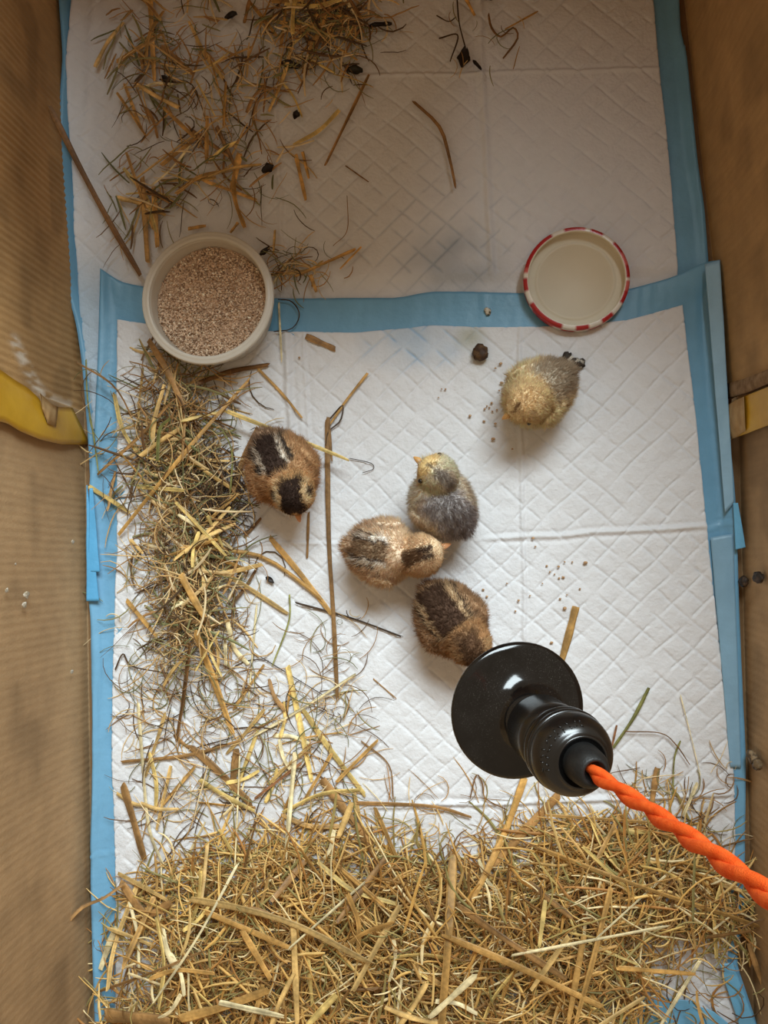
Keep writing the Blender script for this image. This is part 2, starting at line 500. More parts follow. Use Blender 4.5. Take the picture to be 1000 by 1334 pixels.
# upper pad (lies beneath the lower one)
up = tag(empty('puppy_pad', P(480, 200, 0)), 'white quilted absorbent pad in the shade at the box end, tucked under another pad', 'pad')
upo = np.array(up.location)
z1 = 0.0018
uo = dict(top=[(71, -105, .004), (300, -105, .0005), (882, -105, .004)],
          right=[(882, -105, .006), (884, 0, .006), (886, 45, .006), (893, 65, .006), (900, 130, .006), (908, 210, .005), (917, 270, .004), (922, 340, .002), (934, 650, .0005)],
          bottom=[(119, 650, .008), (500, 650, .0005), (934, 650, .0005)],
          left=[(71, -105, .010), (78, 0, .012), (83, 75, .008), (79, 130, .012), (77, 200, .016), (80, 290, .016), (85, 370, .014), (99, 420, .010), (107, 470, .008), (114, 560, .008), (119, 650, .008)])
ui = dict(top=[(100, -80, z1), (300, -80, z1), (843, -80, z1)],
          right=[(843, -80, z1), (850, 0, z1), (858, 95, z1), (866, 160, z1), (875, 260, z1), (882, 350, z1), (888, 560, z1)],
          bottom=[(122, 560, z1), (500, 560, z1), (888, 560, z1)],
          left=[(100, -80, .004), (95, 0, .006), (87, 80, .007), (89, 140, .006), (95, 210, .004), (98, 280, .004), (101, 340, .004), (105, 400, .004), (113, 470, .004), (122, 560, .004)])
S, U, Vv = coons(**uo, nu=200, nv=200, ew=0.017)
S[..., 2] += 0.0009 * (vnoise(S[..., 0] * 60, S[..., 1] * 25, 31) - 0.3) * ((U > 0.9) | (U < 0.06)) + crease(S, (860, 95, 0), (895, 60, 0), 0.0014, 0.0022)
f = 0.92 + 0.16 * vnoise(S[..., 0] * 30, S[..., 1] * 30, 5)
S -= upo
sheet('blue_backing', S, BLUE[None, None] * f[..., None], M['film'], up)
S, U, Vv = coons(**ui, nu=470, nv=420)
q, g = quilt(S, 1.0, 0.0205, 0.0014, 41)
q += 0.0012 * (vnoise(S[..., 0] * 35, S[..., 1] * 35, 6) - 0.5) + 0.0005 * (vnoise(S[..., 0] * 130, S[..., 1] * 130, 9) - 0.5)
q += crease(S, (622, -60, 0), (640, 362, 0), 0.0028, 0.0018, 0.4) + crease(S, (360, 140, 0), (372, 420, 0), 0.0022, 0.0016)
q += crease(S, (470, 102, 0), (862, 93, 0), 0.0018, 0.0014) + crease(S, (130, -60, 0), (100, 330, 0), 0.004, 0.001)
lft = 1 - sst(0.0, 0.13, U)
q += 0.0022 * lft * (vnoise(S[..., 0] * 60, S[..., 1] * 26, 14) - 0.4)
under = sst(P(500, 358).y, P(500, 374).y, S[..., 1]) * sst(P(128, 500).x, P(140, 500).x, S[..., 0])
S[..., 2] = (S[..., 2] + q + 0.0018) * (1 - under) + 0.0008 * under
wet = np.clip(1.25 - pxdist(S, 598, 348, 82, 62), 0, 1)
wet = sst(0.05, 0.9, wet) * (0.55 + 0.9 * vnoise(S[..., 0] * 60, S[..., 1] * 60, 15))
wet2 = sst(0.0, 1.0, np.clip(1.2 - pxdist(S, 560, 310, 170, 110), 0, 1))
t = np.clip(0.42 * wet + g * 0.38 * wet2, 0, 0.85)[..., None]
col = WHITE[None, None] * (1 - t) + np.array(lin((146, 158, 172)))[None, None] * t
bl = (lft * sst(0.6, 0.75, Vv) * 0.5)[..., None]
col = col * (1 - bl) + BLUE[None, None] * bl
S -= upo
sheet('absorbent_sheet', S, col, M['pad'], up)

# lower pad
lp = tag(empty('puppy_pad', P(540, 850, 0)), 'white quilted absorbent pad with bright blue plastic border under the chicks', 'pad')
lpo = np.array(lp.location)
z2 = 0.0056
zf = 0.0050
lo = dict(top=[(131, 350, .012), (143, 357, .009), (154, 367, zf), (185, 373, zf), (270, 384, zf), (360, 389, zf), (460, 388, zf), (520, 388, zf), (559, 380, zf), (610, 380, zf), (682, 382, zf), (815, 378, zf), (880, 360, .006), (915, 342, .012), (938, 338, .020)],
          right=[(938, 338, .020), (940, 400, .018), (942, 480, .016), (950, 570, .014), (957, 640, .013), (960, 700, .013), (962, 780, .010), (966, 880, .009), (970, 960, .008), (971, 1000, .008), (970, 1100, .008), (968, 1200, .008), (958, 1252, .008), (986, 1334, .008), (1005, 1440, .006)],
          bottom=[(126, 1440, .008), (540, 1440, zf), (1005, 1440, .006)],
          left=[(131, 350, .012), (128, 450, .012), (123, 560, .012), (116, 640, .012), (112, 700, .012), (114, 770, .012), (118, 800, .012), (120, 900, .012), (121, 1000, .012), (118, 1100, .012), (119, 1180, .012), (122, 1280, .012), (126, 1440, .010)])
li = dict(top=[(154, 417, z2), (187, 422, z2), (270, 430, z2), (360, 432, z2), (460, 434, z2), (529, 428, z2), (562, 424, z2), (628, 427, z2), (706, 426, z2), (760, 424, z2), (820, 417, z2), (888, 398, z2)],
          right=[(888, 398, z2), (905, 540, z2), (917, 660, z2), (920, 690, z2), (935, 830, z2), (948, 950, z2), (955, 1010, z2), (957, 1100, z2), (948, 1200, z2), (946, 1260, z2), (966, 1334, z2), (985, 1415, z2)],
          bottom=[(148, 1415, z2), (540, 1415, z2), (985, 1415, z2)],
          left=[(154, 417, z2), (153, 500, z2), (153, 640, z2), (153, 720, z2), (150, 785, z2), (147, 900, z2), (147, 1000, z2), (150, 1100, z2), (152, 1150, z2), (152, 1250, z2), (148, 1415, z2)])
S, U, Vv = coons(**lo, nu=230, nv=280)
edge = np.clip(1 - np.minimum(U, 1 - U) / 0.06, 0, 1) + np.clip(1 - Vv / 0.06, 0, 1)
S[..., 2] += 0.0011 * edge * (vnoise(S[..., 0] * 160, S[..., 1] * 22, 51) - 0.4) + 0.0008 * edge * (vnoise(S[..., 0] * 60, S[..., 1] * 60, 52) - 0.5)
S[..., 2] += crease(S, (119, 1110, 0), (152, 1108, 0), 0.0012, 0.002) + crease(S, (120, 715, 0), (154, 711, 0), 0.001, 0.0015) + crease(S, (915, 692, 0), (962, 675, 0), 0.0016, 0.002)
S[..., 2] += crease(S, (133, 830, 0), (128, 1104, 0), 0.0016, 0.0024)
f = 0.95 + 0.10 * vnoise(S[..., 0] * 40, S[..., 1] * 14, 53)
inner = sst(0.07, 0.09, U) * sst(0.07, 0.09, 1 - U) * sst(0.055, 0.075, Vv)
S[..., 2] -= 0.0020 * inner
cb = BLUE[None, None] * f[..., None]
S -= lpo
sheet('blue_backing', S, cb, M['film'], lp)
S, U, Vv = coons(**li, nu=500, nv=620)
q, g = quilt(S, 2.0, 0.0205, 0.0015, 61)
q += 0.0011 * (vnoise(S[..., 0] * 40, S[..., 1] * 40, 66) - 0.5) + 0.0008 * (vnoise(S[..., 0] * 110, S[..., 1] * 110, 69) - 0.5) + 0.0004 * (vnoise(S[..., 0] * 260, S[..., 1] * 260, 71) - 0.5)
q += crease(S, (640, 702, 0), (922, 686, 0), 0.0022, 0.0020, 0.5) + crease(S, (150, 712, 0), (500, 706, 0), 0.0018, 0.0012)
q += crease(S, (480, 1048, 0), (958, 1032, 0), 0.0022, 0.0022, 0.5) + crease(S, (676, 430, 0), (682, 860, 0), 0.0018, 0.0014, 0.4)
q += crease(S, (374, 430, 0), (384, 640, 0), 0.0030, 0.0024, 0.6) + crease(S, (396, 430, 0), (404, 600, 0), 0.0018, 0.0012)
lft = 1 - sst(0.0, 0.22, U)
q += 0.0020 * lft * (vnoise(S[..., 0] * 55, S[..., 1] * 30 + S[..., 0] * 40, 64) - 0.45)
S[..., 2] += q + 0.0016
w1 = sst(0.0, 0.9, np.clip(1.2 - pxdist(S, 545, 445, 90, 45), 0, 1)) * (0.35 + 0.9 * vnoise(S[..., 0] * 55, S[..., 1] * 55, 70))

t = np.clip(0.36 * w1 + g * 0.5 * w1, 0, 0.8)[..., None]
col = WHITE[None, None] * (1 - t) + np.array(lin((132, 178, 214)))[None, None] * t
gn = (0.5 * sst(0.0, 1.0, np.clip(1.1 - pxdist(S, 612, 442, 26, 22), 0, 1)) + 0.35 * sst(0, 1, np.clip(1.1 - pxdist(S, 624, 468, 17, 17), 0, 1)))[..., None]
col = col * (1 - gn) + np.array(lin((150, 152, 112)))[None, None] * gn
S -= lpo
sheet('absorbent_sheet', S, col, M['pad'], lp)

def film_flap(name, quad, parent, color, nu=10, nv=40, zadd=0.0, mat='film'):
    """a folded-over strip of film, corners (px, py, z): top-left, top-right, bottom-right, bottom-left"""
    c = [np.array(P(*p)) for p in quad]
    u = np.linspace(0, 1, nu)[None, :, None]; v = np.linspace(0, 1, nv)[:, None, None]
    S = (1 - u) * (1 - v) * c[0] + u * (1 - v) * c[1] + u * v * c[2] + (1 - u) * v * c[3]
    S[..., 2] += zadd + 0.0014 * (vnoise(S[..., 0] * 120, S[..., 1] * 40, 77) - 0.3)
    f = 0.95 + 0.1 * vnoise(S[..., 0] * 80, S[..., 1] * 30, 78)
    S -= np.array(parent.location)
    return sheet(name, S, np.array(lin(color))[None, None] * f[..., None], M[mat], parent)

film_flap('folded_flap', [(113, 632, .017), (114, 632, .016), (129, 783, .0145), (113, 783, .017)], lp, (92, 168, 214))
film_flap('folded_flap', [(117, 636, .0165), (121, 636, .016), (130, 745, .0145), (115, 745, .0165)], lp, (92, 168, 214))
film_flap('folded_flap', [(918, 344, .021), (937.5, 339, .0225), (956, 655, .016), (944, 668, .014)], lp, (150, 190, 216), nv=60)
film_flap('folded_flap', [(955, 655, .018), (961, 655, .020), (971, 713, .020), (958, 716, .018)], lp, (110, 180, 220))
film_flap('folded_flap', [(925, 700, .0085), (955, 695, .012), (965, 1000, .010), (951, 1000, .0085)], lp, (136, 176, 202), nv=60)
film_flap('folded_corner', [(835, 1298, .010), (905, 1304, .010), (932, 1350, .010), (815, 1350, .010)], lp, (120, 184, 222))
film_flap('folded_corner', [(912, 1312, .012), (930, 1318, .012), (968, 1350, .012), (926, 1350, .012)], lp, (126, 192, 230))
film_flap('folded_corner', [(936, 1256, .013), (954, 1254, .014), (990, 1350, .013), (966, 1346, .012)], lp, (120, 188, 228))

# ------------------------------------------------------------------ yellow tape on the joints
def plane_hit(px, py, a, b, off, inward):
    a = np.array(a); b = np.array(b); d = (b - a) / np.linalg.norm(b - a)
    n = np.array((-d[1], d[0]))
    if n @ np.array(inward) < 0: n = -n
    a = a + n * off
    w = RC @ Vector(((px - 500) / FPX, -(py - 667) / FPX, -1.0))
    t = (n @ a) / (n @ np.array((w.x, w.y)))
    return np.array((w.x * t, w.y * t, H + w.z * t))

def tape(name, top, bot, a, b, off, inward, parent, mat, nu=60, nv=8, wave=0.0015, thick=0.0004, seed=0):
    def res(pts):
        pts = np.array(pts, float)
        s = np.concatenate([[0], np.cumsum(np.linalg.norm(np.diff(pts, axis=0), axis=1))]); s /= s[-1]
        t = np.linspace(0, 1, nu)
        return np.stack([np.interp(t, s, pts[:, 0]), np.interp(t, s, pts[:, 1])], 1)
    T, B = res(top), res(bot)
    offs = off + wave * (vnoise(np.linspace(0, 5, nu), np.zeros(nu), seed) * 2 - 0.6)
    S = np.zeros((nv, nu, 3))
    for j in range(nv):
        v = j / (nv - 1)
        for i in range(nu):
            p = T[i] * (1 - v) + B[i] * v
            S[j, i] = plane_hit(p[0], p[1], a, b, offs[i] * (0.85 + 0.3 * math.sin(math.pi * v)), inward)
    n = nu * nv
    nrm = np.array(list(inward) + [0.0])
    V = np.vstack([S.reshape(-1, 3), S.reshape(-1, 3) - nrm * thick])
    Q = grid_quads(nu, nv); idx = np.arange(n).reshape(nv, nu); rim = []
    for loop in (idx[0], idx[-1], idx[:, 0], idx[:, -1]):
        for k in range(len(loop) - 1): rim.append((loop[k], loop[k + 1], loop[k + 1] + n, loop[k] + n))
    me = np_mesh(name, V, np.vstack([Q, Q[:, ::-1] + n, rim]))
    me.materials.append(mat)
    return link(name, me, None, parent)

tl = tape('yellow_tape', [(94.5, 531), (76, 530), (56, 526), (49, 517), (36, 505), (18, 494), (0, 481), (-60, 448), (-150, 400)],
          [(118, 579), (81, 579), (54, 573), (27, 562), (11, 552), (0, 549), (-60, 530), (-150, 500)], A0, A1, 0.0055, (1, 0), None, M['tape'], seed=3, wave=0.0022)
tag(tl, 'wrinkled yellow tape strip beside a white torn scuff on the cardboard joint', 'tape')
tape('torn_paper', [(76, 530), (68, 527), (52, 512)], [(73, 556), (62, 552), (56, 536)], A0, A1, 0.0100, (1, 0), tl, M['paper'], nu=10, nv=5, wave=0.0005)
# the white scuffed band where the board's face was torn along the tape
_me = panel_a.data
_co = np.zeros(len(_me.vertices) * 3, np.float32); _me.vertices.foreach_get('co', _co); _co = _co.reshape(-1, 3).astype(float)
_pl = np.array([plane_hit(px, py, A0, A1, 0.0, (1, 0)) for px, py in [(92, 533), (76, 528), (60, 518), (50, 506), (40, 490), (30, 468), (20, 448)]])
_dd = np.full(len(_co), 9.0)
for _k in range(len(_pl) - 1):
    _a, _b = _pl[_k], _pl[_k + 1]
    _t = np.clip(((_co - _a) @ (_b - _a)) / ((_b - _a) @ (_b - _a)), 0, 1)
    _dd = np.minimum(_dd, np.linalg.norm((_co - _a - _t[:, None] * (_b - _a)) * np.array((0.2, 1, 1)), axis=1))
_w = (1 - sst(0.001, 0.013, _dd)) * sst(0.30, 0.55, 0.5 * vnoise(_co[:, 1] * 300, _co[:, 2] * 90, 401) + 0.5 * vnoise(_co[:, 1] * 120, _co[:, 2] * 60, 402))
_ca = np.zeros(len(_co) * 4, np.float32); _at = _me.color_attributes['Col']; _at.data.foreach_get('color', _ca); _ca = _ca.reshape(-1, 4)
_ca[:, :3] = _ca[:, :3] * (1 - 0.85 * _w[:, None]) + np.array(lin((236, 226, 210)))[None] * 0.85 * _w[:, None]
_at.data.foreach_set('color', _ca.ravel())
tr_ = tape('yellow_tape', [(946, 529), (959, 520.5), (1000, 504), (1060, 478), (1150, 438)], [(950, 573), (966, 567), (1000, 554), (1060, 533), (1150, 500)], C0, C1 + (C1 - C0) * 0.15, 0.004, (-1, 0), None, M['tape'], seed=5, wave=0.002)
tag(tr_, 'flat yellow tape strip with a beige paper end on the cardboard joint', 'tape')
tape('torn_paper', [(946, 529), (957, 522), (968, 517)], [(950, 572), (958, 570), (970, 561)], C0, C1 + (C1 - C0) * 0.15, 0.0068, (-1, 0), tr_, M['paper'], nu=12, nv=6, wave=0.0008)
tape('folded_board_edge', [(945, 500), (970, 493), (1000, 481), (1080, 450), (1180, 410)], [(946, 519), (970, 512), (1000, 499), (1080, 470), (1180, 432)], C0, C1 + (C1 - C0) * 0.15, 0.004, (-1, 0), wr_root, M['edge'], nu=30, nv=6, wave=0.001, thick=0.004)

# pale scuffs and crumbs of dirt stuck on the cardboard
def clod(name, loc, r, cols, parent=None, seed=0, flat=0.6, mat='dropping'):
    bm = bmesh.new()
    bmesh.ops.create_icosphere(bm, subdivisions=3, radius=1.0)
    rs = np.random.default_rng(seed)
    o1, o2 = rs.uniform(0, 50, 2)
    for v in bm.verts:
        k = 0.55 + 0.6 * float(vnoise(v.co.x * 1.7 + o1, v.co.y * 1.7 + v.co.z * 1.3 + o2, seed)) + 0.35 * float(vnoise(v.co.x * 4.5 + o2, v.co.y * 4.5 + v.co.z * 3 + o1, seed + 1))
        v.co = Vector((v.co.x * k * r * 1.15, v.co.y * k * r * 0.9, v.co.z * k * r * flat))
    me = bpy.data.meshes.new(name); bm.to_mesh(me); bm.free()
    zmin = min(v.co.z for v in me.vertices)
    a = me.color_attributes.new('Col', 'FLOAT_COLOR', 'POINT')
    for k, v in enumerate(me.vertices):
        v.co.z -= zmin
        t = float(vnoise(v.co.x / r * 2 + 9, v.co.y / r * 2 + 4, seed + 3))
        c = cols[0] if t < 0.55 or len(cols) == 1 else cols[1]
        a.data[k].color = (*lin(c), 1)
    for p in me.polygons: p.use_smooth = True
    me.materials.append(M[mat])
    o = link(name, me, None, parent, loc)
    o.rotation_euler[2] = rs.uniform(0, 6.28)
    return o

def wall_clod(px, py, r, a, b, inward, cols, seed, label):
    p = plane_hit(px, py, a, b, 0.0008, inward)
    o = clod('dirt_clod', Vector(p), r, cols, None, seed)
    o.rotation_euler = (0, math.radians(90) * inward[0], 0)
    tag(o, label, 'dirt', 'dirt clods on the cardboard')
wall_clod(974, 757, 0.0055, D0 + np.array((0.006, 0)), D1, (-1, 0), [(48, 36, 26), (80, 60, 42)], 3, 'dark brown flat dirt clod stuck on the cardboard below the tape')
wall_clod(994, 752, 0.006, D0 + np.array((0.006, 0)), D1, (-1, 0), [(44, 33, 24), (74, 56, 40)], 4, 'dark brown rounded dirt clod stuck higher on the cardboard')
wall_clod(985, 985, 0.0065, D0 + np.array((0.006, 0)), D1, (-1, 0), [(84, 68, 48), (150, 128, 98)], 5, 'speckled crumbly dirt clod stuck on the cardboard near the orange cord')
wall_clod(992, 996, 0.006, D0 + np.array((0.006, 0)), D1, (-1, 0), [(70, 56, 40), (120, 100, 72)], 6, 'small grainy dirt clod touching a speckled one on the cardboard')
for k, (px, py, r) in enumerate([(33, 775, .0035), (31, 788, .003), (94, 706, .0022), (8, 769, .002), (93, 875, .002), (20, 735, .0012)]):
    p = plane_hit(px, py, B0, B1, 0.003, (1, 0))
    o = clod('pale_scuff', Vector(p), r, [(206, 196, 178), (180, 166, 140)], wl_root, 20 + k, 0.25)
    o.rotation_euler = (0, math.radians(90), 0)

# ------------------------------------------------------------------ feed tub
tub_c = P(270, 388, 0.052)
tub = tag(empty('feed_tub', (tub_c.x, tub_c.y, 0.0082)), 'round frosted plastic tub full of crumbled chick feed', 'tub')
R0 = 0.0662
prof = [(0.0, 0.0), (0.050, 0.0), (0.054, 0.0015), (0.0565, 0.006), (0.0612, 0.036), (0.0616, 0.0375), (0.0640, 0.038), (0.0642, 0.036),
        (0.0648, 0.036), (0.0650, 0.041), (0.0652, 0.0435)]
prof_in = [(0.0585, 0.0435), (0.0582, 0.040), (0.0545, 0.007), (0.052, 0.003), (0.0, 0.003)]
V, Q = lathe(prof + prof_in, 72)
link('tub_body', np_mesh('tub_body', V, Q), M['plastic'], tub)
rim = [(0.0585, 0.0425), (0.0585, 0.0450), (0.0600, 0.0457), (0.0622, 0.0452), (0.0632, 0.0446), (0.0650, 0.0452), (R0, 0.0443), (R0 + .0004, 0.042), (R0 - .0006, 0.040), (0.0650, 0.040), (0.0650, 0.0425)]
V, Q = lathe(rim, 72, True)
link('rim', np_mesh('rim', V, Q), M['plastic'], tub)

# the feed inside the tub: uncountable crumbs
def crumbs_mesh(n):
    base = np.array([(1, 0, 0), (-1, 0, 0), (0, 1, 0), (0, -1, 0), (0, 0, 1), (0, 0, -1)], float)
    F = np.array([(0, 2, 4), (2, 1, 4), (1, 3, 4), (3, 0, 4), (2, 0, 5), (1, 2, 5), (3, 1, 5), (0, 3, 5)])
    Vs, Fs, Cs = [], [], []
    pal = np.array([lin(c) for c in [(224, 196, 168), (208, 178, 150), (190, 160, 132), (240, 220, 194), (230, 202, 176), (150, 122, 100), (250, 238, 214)]])
    for k in range(n):
        r = 0.0562 * math.sqrt(rng.uniform(0, 1)); a = rng.uniform(0, 2 * math.pi)
        x, y = r * math.cos(a), r * math.sin(a)
        h = 0.0300 + 0.0022 * float(vnoise(x * 60 + 5, y * 60 + 9, 80)) - 0.002 * (r / 0.0572) ** 6
        s = rng.uniform(0.0008, 0.0016)
        M3 = np.linalg.qr(rng.normal(size=(3, 3)))[0]
        v = (base * (s * rng.uniform(0.6, 1.25, (6, 1)))) @ M3.T
        v += np.array((x, y, h + rng.uniform(-0.0010, 0.0006)))
        Fs.append(F + 6 * k); Vs.append(v)
        Cs.append(np.repeat((pal[rng.choice(7, p=[.24, .24, .17, .12, .12, .08, .03])] * rng.uniform(0.85, 1.15))[None], 6, 0))
    off = 6 * n
    Vd, Qd = lathe([(0.0, 0.0297), (0.020, 0.0297), (0.040, 0.0295), (0.0568, 0.0280), (0.0552, 0.012), (0.0, 0.0045)], 40)
    Vs.append(Vd); Cs.append(np.repeat(np.array(lin((208, 178, 150)))[None], len(Vd), 0))
    return np_mesh('chick_feed', np.vstack(Vs), Qd + off, np.vstack(Fs), np.vstack(Cs), smooth=False)
fd = link('chick_feed', crumbs_mesh(6500), M['feed'], None, tub.location)
tag(fd, 'light brown crumbled chick feed filling the plastic tub', 'feed', None, 'stuff')

# ------------------------------------------------------------------ jar lid
lid_c = P(749, 366, 0.010)
jl = tag(empty('jar_lid', (lid_c.x, lid_c.y, 0.0080)), 'upturned jar lid with cream inside and red gingham edge', 'jar lid')
RL = 0.0518
V, Q = lathe([(0.0, 0.0008), (0.036, 0.0008), (0.0365, 0.0016), (0.0385, 0.0016), (0.0395, 0.0008), (0.0405, 0.0008), (0.0475, 0.0009), (0.0492, 0.0022), (0.0497, 0.006), (0.0492, 0.0088),
              (0.0470, 0.0086), (0.0464, 0.0094), (0.0468, 0.0102), (0.0478, 0.0106)], 96)
link('cream_inside', np_mesh('cream_inside', V, Q), M['cream'], jl)
seg = 120
V, Q = lathe([(0.0478, 0.0106), (0.0500, 0.0107), (0.0514, 0.0098), (RL, 0.0078), (0.0516, 0.0052), (RL, 0.003), (0.0512, 0.0008), (0.0495, 0.0), (0.0, 0.0)], seg)
redd, pink, wht = np.array(lin((176, 40, 40))), np.array(lin((204, 96, 90))), np.array(lin((228, 220, 208)))
ang = np.tile(np.arange(seg), 9); row = np.repeat(np.arange(9), seg)
cc = np.zeros((len(V), 3))
for k in range(len(V)):
    c = (ang[k] // 5) % 2; r = 0 if row[k] < 4 else 1
    w = float(vnoise(np.array(ang[k] * 0.13), np.array(2.0), 91))
    if c == r: cc[k] = redd
    else: cc[k] = wht if w > 0.48 else (pink if w > 0.3 else redd)
link('gingham_edge', np_mesh('gingham_edge', V, Q, None, cc), M['check'], jl)

# ------------------------------------------------------------------ heat lamp
dC = CAMPT(674, 925, 0.425); dE = CAMPT(785, 1015, 0.320)
ax = (dE - dC).normalized()
lamp = tag(empty('heat_lamp', dC), 'black heat lamp with wide ceramic disc hanging on twisted orange cord', 'lamp')
lamp.rotation_mode = 'QUATERNION'
lamp.rotation_quaternion = ax.to_track_quat('Z', 'Y')
RD = 0.0388
def part(name, prof, mat, parent=lamp, seg=64, closed=False, k=1.0):
    prof = [(r * k, z) for r, z in prof]
    V, Q = lathe(prof, seg, closed)
    return link(name, np_mesh(name, V, Q[:, ::-1]), mat, parent)
part('ceramic_bulb', [(0.0, -0.016), (0.012, -0.0155), (0.026, -0.011), (0.035, -0.004), (0.0378, -0.0015), (RD, 0.0), (0.0386, 0.0016), (0.0374, 0.0028), (0.035, 0.0034), (0.030, 0.0042),
                      (0.025, 0.0052), (0.0205, 0.0068), (0.0165, 0.0092), (0.0140, 0.0125), (0.0122, 0.0160), (0.0120, 0.0185), (0.0, 0.0185)][::-1], M['black_ceramic'])
part('screw_collar', [(0.0122, 0.017)] + [(0.0126 + (0.0007 if k % 2 else -0.0003), 0.0175 + 0.0013 * k) for k in range(12)] + [(0.0, 0.0335)], M['chrome'])
part('socket_body', [(0.0150, 0.033), (0.0180, 0.0318), (0.0193, 0.0323), (0.0196, 0.034), (0.0199, 0.050), (0.0201, 0.0640), (0.0150, 0.0640), (0.0146, 0.036)], M['bakelite'], k=0.90)
part('socket_ring', [(0.0150, 0.0620), (0.0206, 0.0625), (0.0213, 0.0635), (0.0213, 0.0655), (0.0205, 0.0668), (0.0205, 0.0676), (0.0216, 0.0684), (0.0218, 0.0700), (0.0212, 0.0716), (0.0150, 0.0718)], M['bakelite'], k=0.925)
cap = part('socket_cap', [(0.0205, 0.0708), (0.0212, 0.0722), (0.0211, 0.0745), (0.0205, 0.0775), (0.0192, 0.0805), (0.0172, 0.0832), (0.0150, 0.0848), (0.0136, 0.0852),
                          (0.0134, 0.0864), (0.0122, 0.0868), (0.0119, 0.0858), (0.0, 0.0856)], M['bakelite'], k=0.925)
grip = part('cord_grip', [(0.0094, 0.0850), (0.0092, 0.0890), (0.0088, 0.0940), (0.0080, 0.0965), (0.0066, 0.0985), (0.0056, 0.0995), (0.0048, 0.0990), (0.0044, 0.0950), (0.0, 0.0950)], M['grip'])
# worn, unreadable raised moulding marks round the cap
Vm, Qm, Tm = [], [], []
w2l = lamp.rotation_quaternion.inverted()
def to_lamp(w): return w2l @ (w - dC)
mid = to_lamp(CAMPT(722, 985, 0.345)); a0 = math.atan2(mid.y, mid.x)
for k in range(-2, 9):
    a = a0 - k * 0.19
    for m in range(2):
        rr, zz = (0.0175, 0.0811) if m == 0 else (0.0159, 0.0833)
        aa = a + random.uniform(-0.04, 0.04)
        c = Vector((rr * math.cos(aa), rr * math.sin(aa), zz))
        tdir = Vector((-math.sin(aa), math.cos(aa), 0)); sdir = Vector((-math.cos(aa) * 0.7, -math.sin(aa) * 0.7, 0.7))
        d = (tdir * random.uniform(-1, 1) + sdir * random.uniform(-1, 1)).normalized() * 0.0009
        v, q, t = tube([c - d, c, c + d], 0.00032, 5)
        o = len(Vm); Vm += v; Qm += [tuple(i + o for i in f) for f in q]; Tm += [tuple(i + o for i in f) for f in t]
link('moulding_marks', np_mesh('moulding_marks', Vm, Qm, Tm), M['bakelite'], cap)
# twisted two-strand cord rising past the camera to the ceiling
path = [dC + ax * 0.094, dE, CAMPT(833, 1047, 0.292), CAMPT(882, 1081, 0.263), CAMPT(935, 1118, 0.235), CAMPT(1000, 1166, 0.206), CAMPT(1120, 1255, 0.165), CAMPT(1500, 1540, 0.090)]
e = path[-1]
path += [e + Vector((0.01, -0.01, 0.12)), e + Vector((0.012, -0.012, 0.5)), e + Vector((0.012, -0.012, 1.6))]
dense = []
cm = catmull(path, 400)
acc = [0.0]
for k in range(1, len(cm)): acc.append(acc[-1] + (cm[k] - cm[k - 1]).length)
n = 560
tot = acc[-1]
# finer sampling over the part close to the lamp
tt = np.concatenate([np.linspace(0, 0.40, 330), np.linspace(0.405, tot, n - 330)])
ca = np.array([list(p) for p in cm]); acc = np.array(acc)
cp = np.stack([np.interp(tt, acc, ca[:, c]) for c in range(3)], 1)
for sidx in range(2):
    pts = []
    for k in range(len(cp)):
        t = Vector(cp[min(k + 1, len(cp) - 1)] - cp[max(k - 1, 0)]).normalized()
        s = t.cross(Vector((0, 1, 0))).normalized(); u = s.cross(t)
        a = 2 * math.pi * tt[k] / 0.046 + math.pi * sidx + 0.6
        rr = 0.00165 * min(1.0, 0.55 + tt[k] / 0.02)
        pts.append(Vector(cp[k]) + s * (rr * math.cos(a)) + u * (rr * math.sin(a)))
    v, q, t = tube(pts, 0.00215, 10, upref=(0, 1, 0))
    v = [to_lamp(p) for p in v]
    link('cord_strand', np_mesh('cord_strand', v, q, t), M['orange'], lamp)

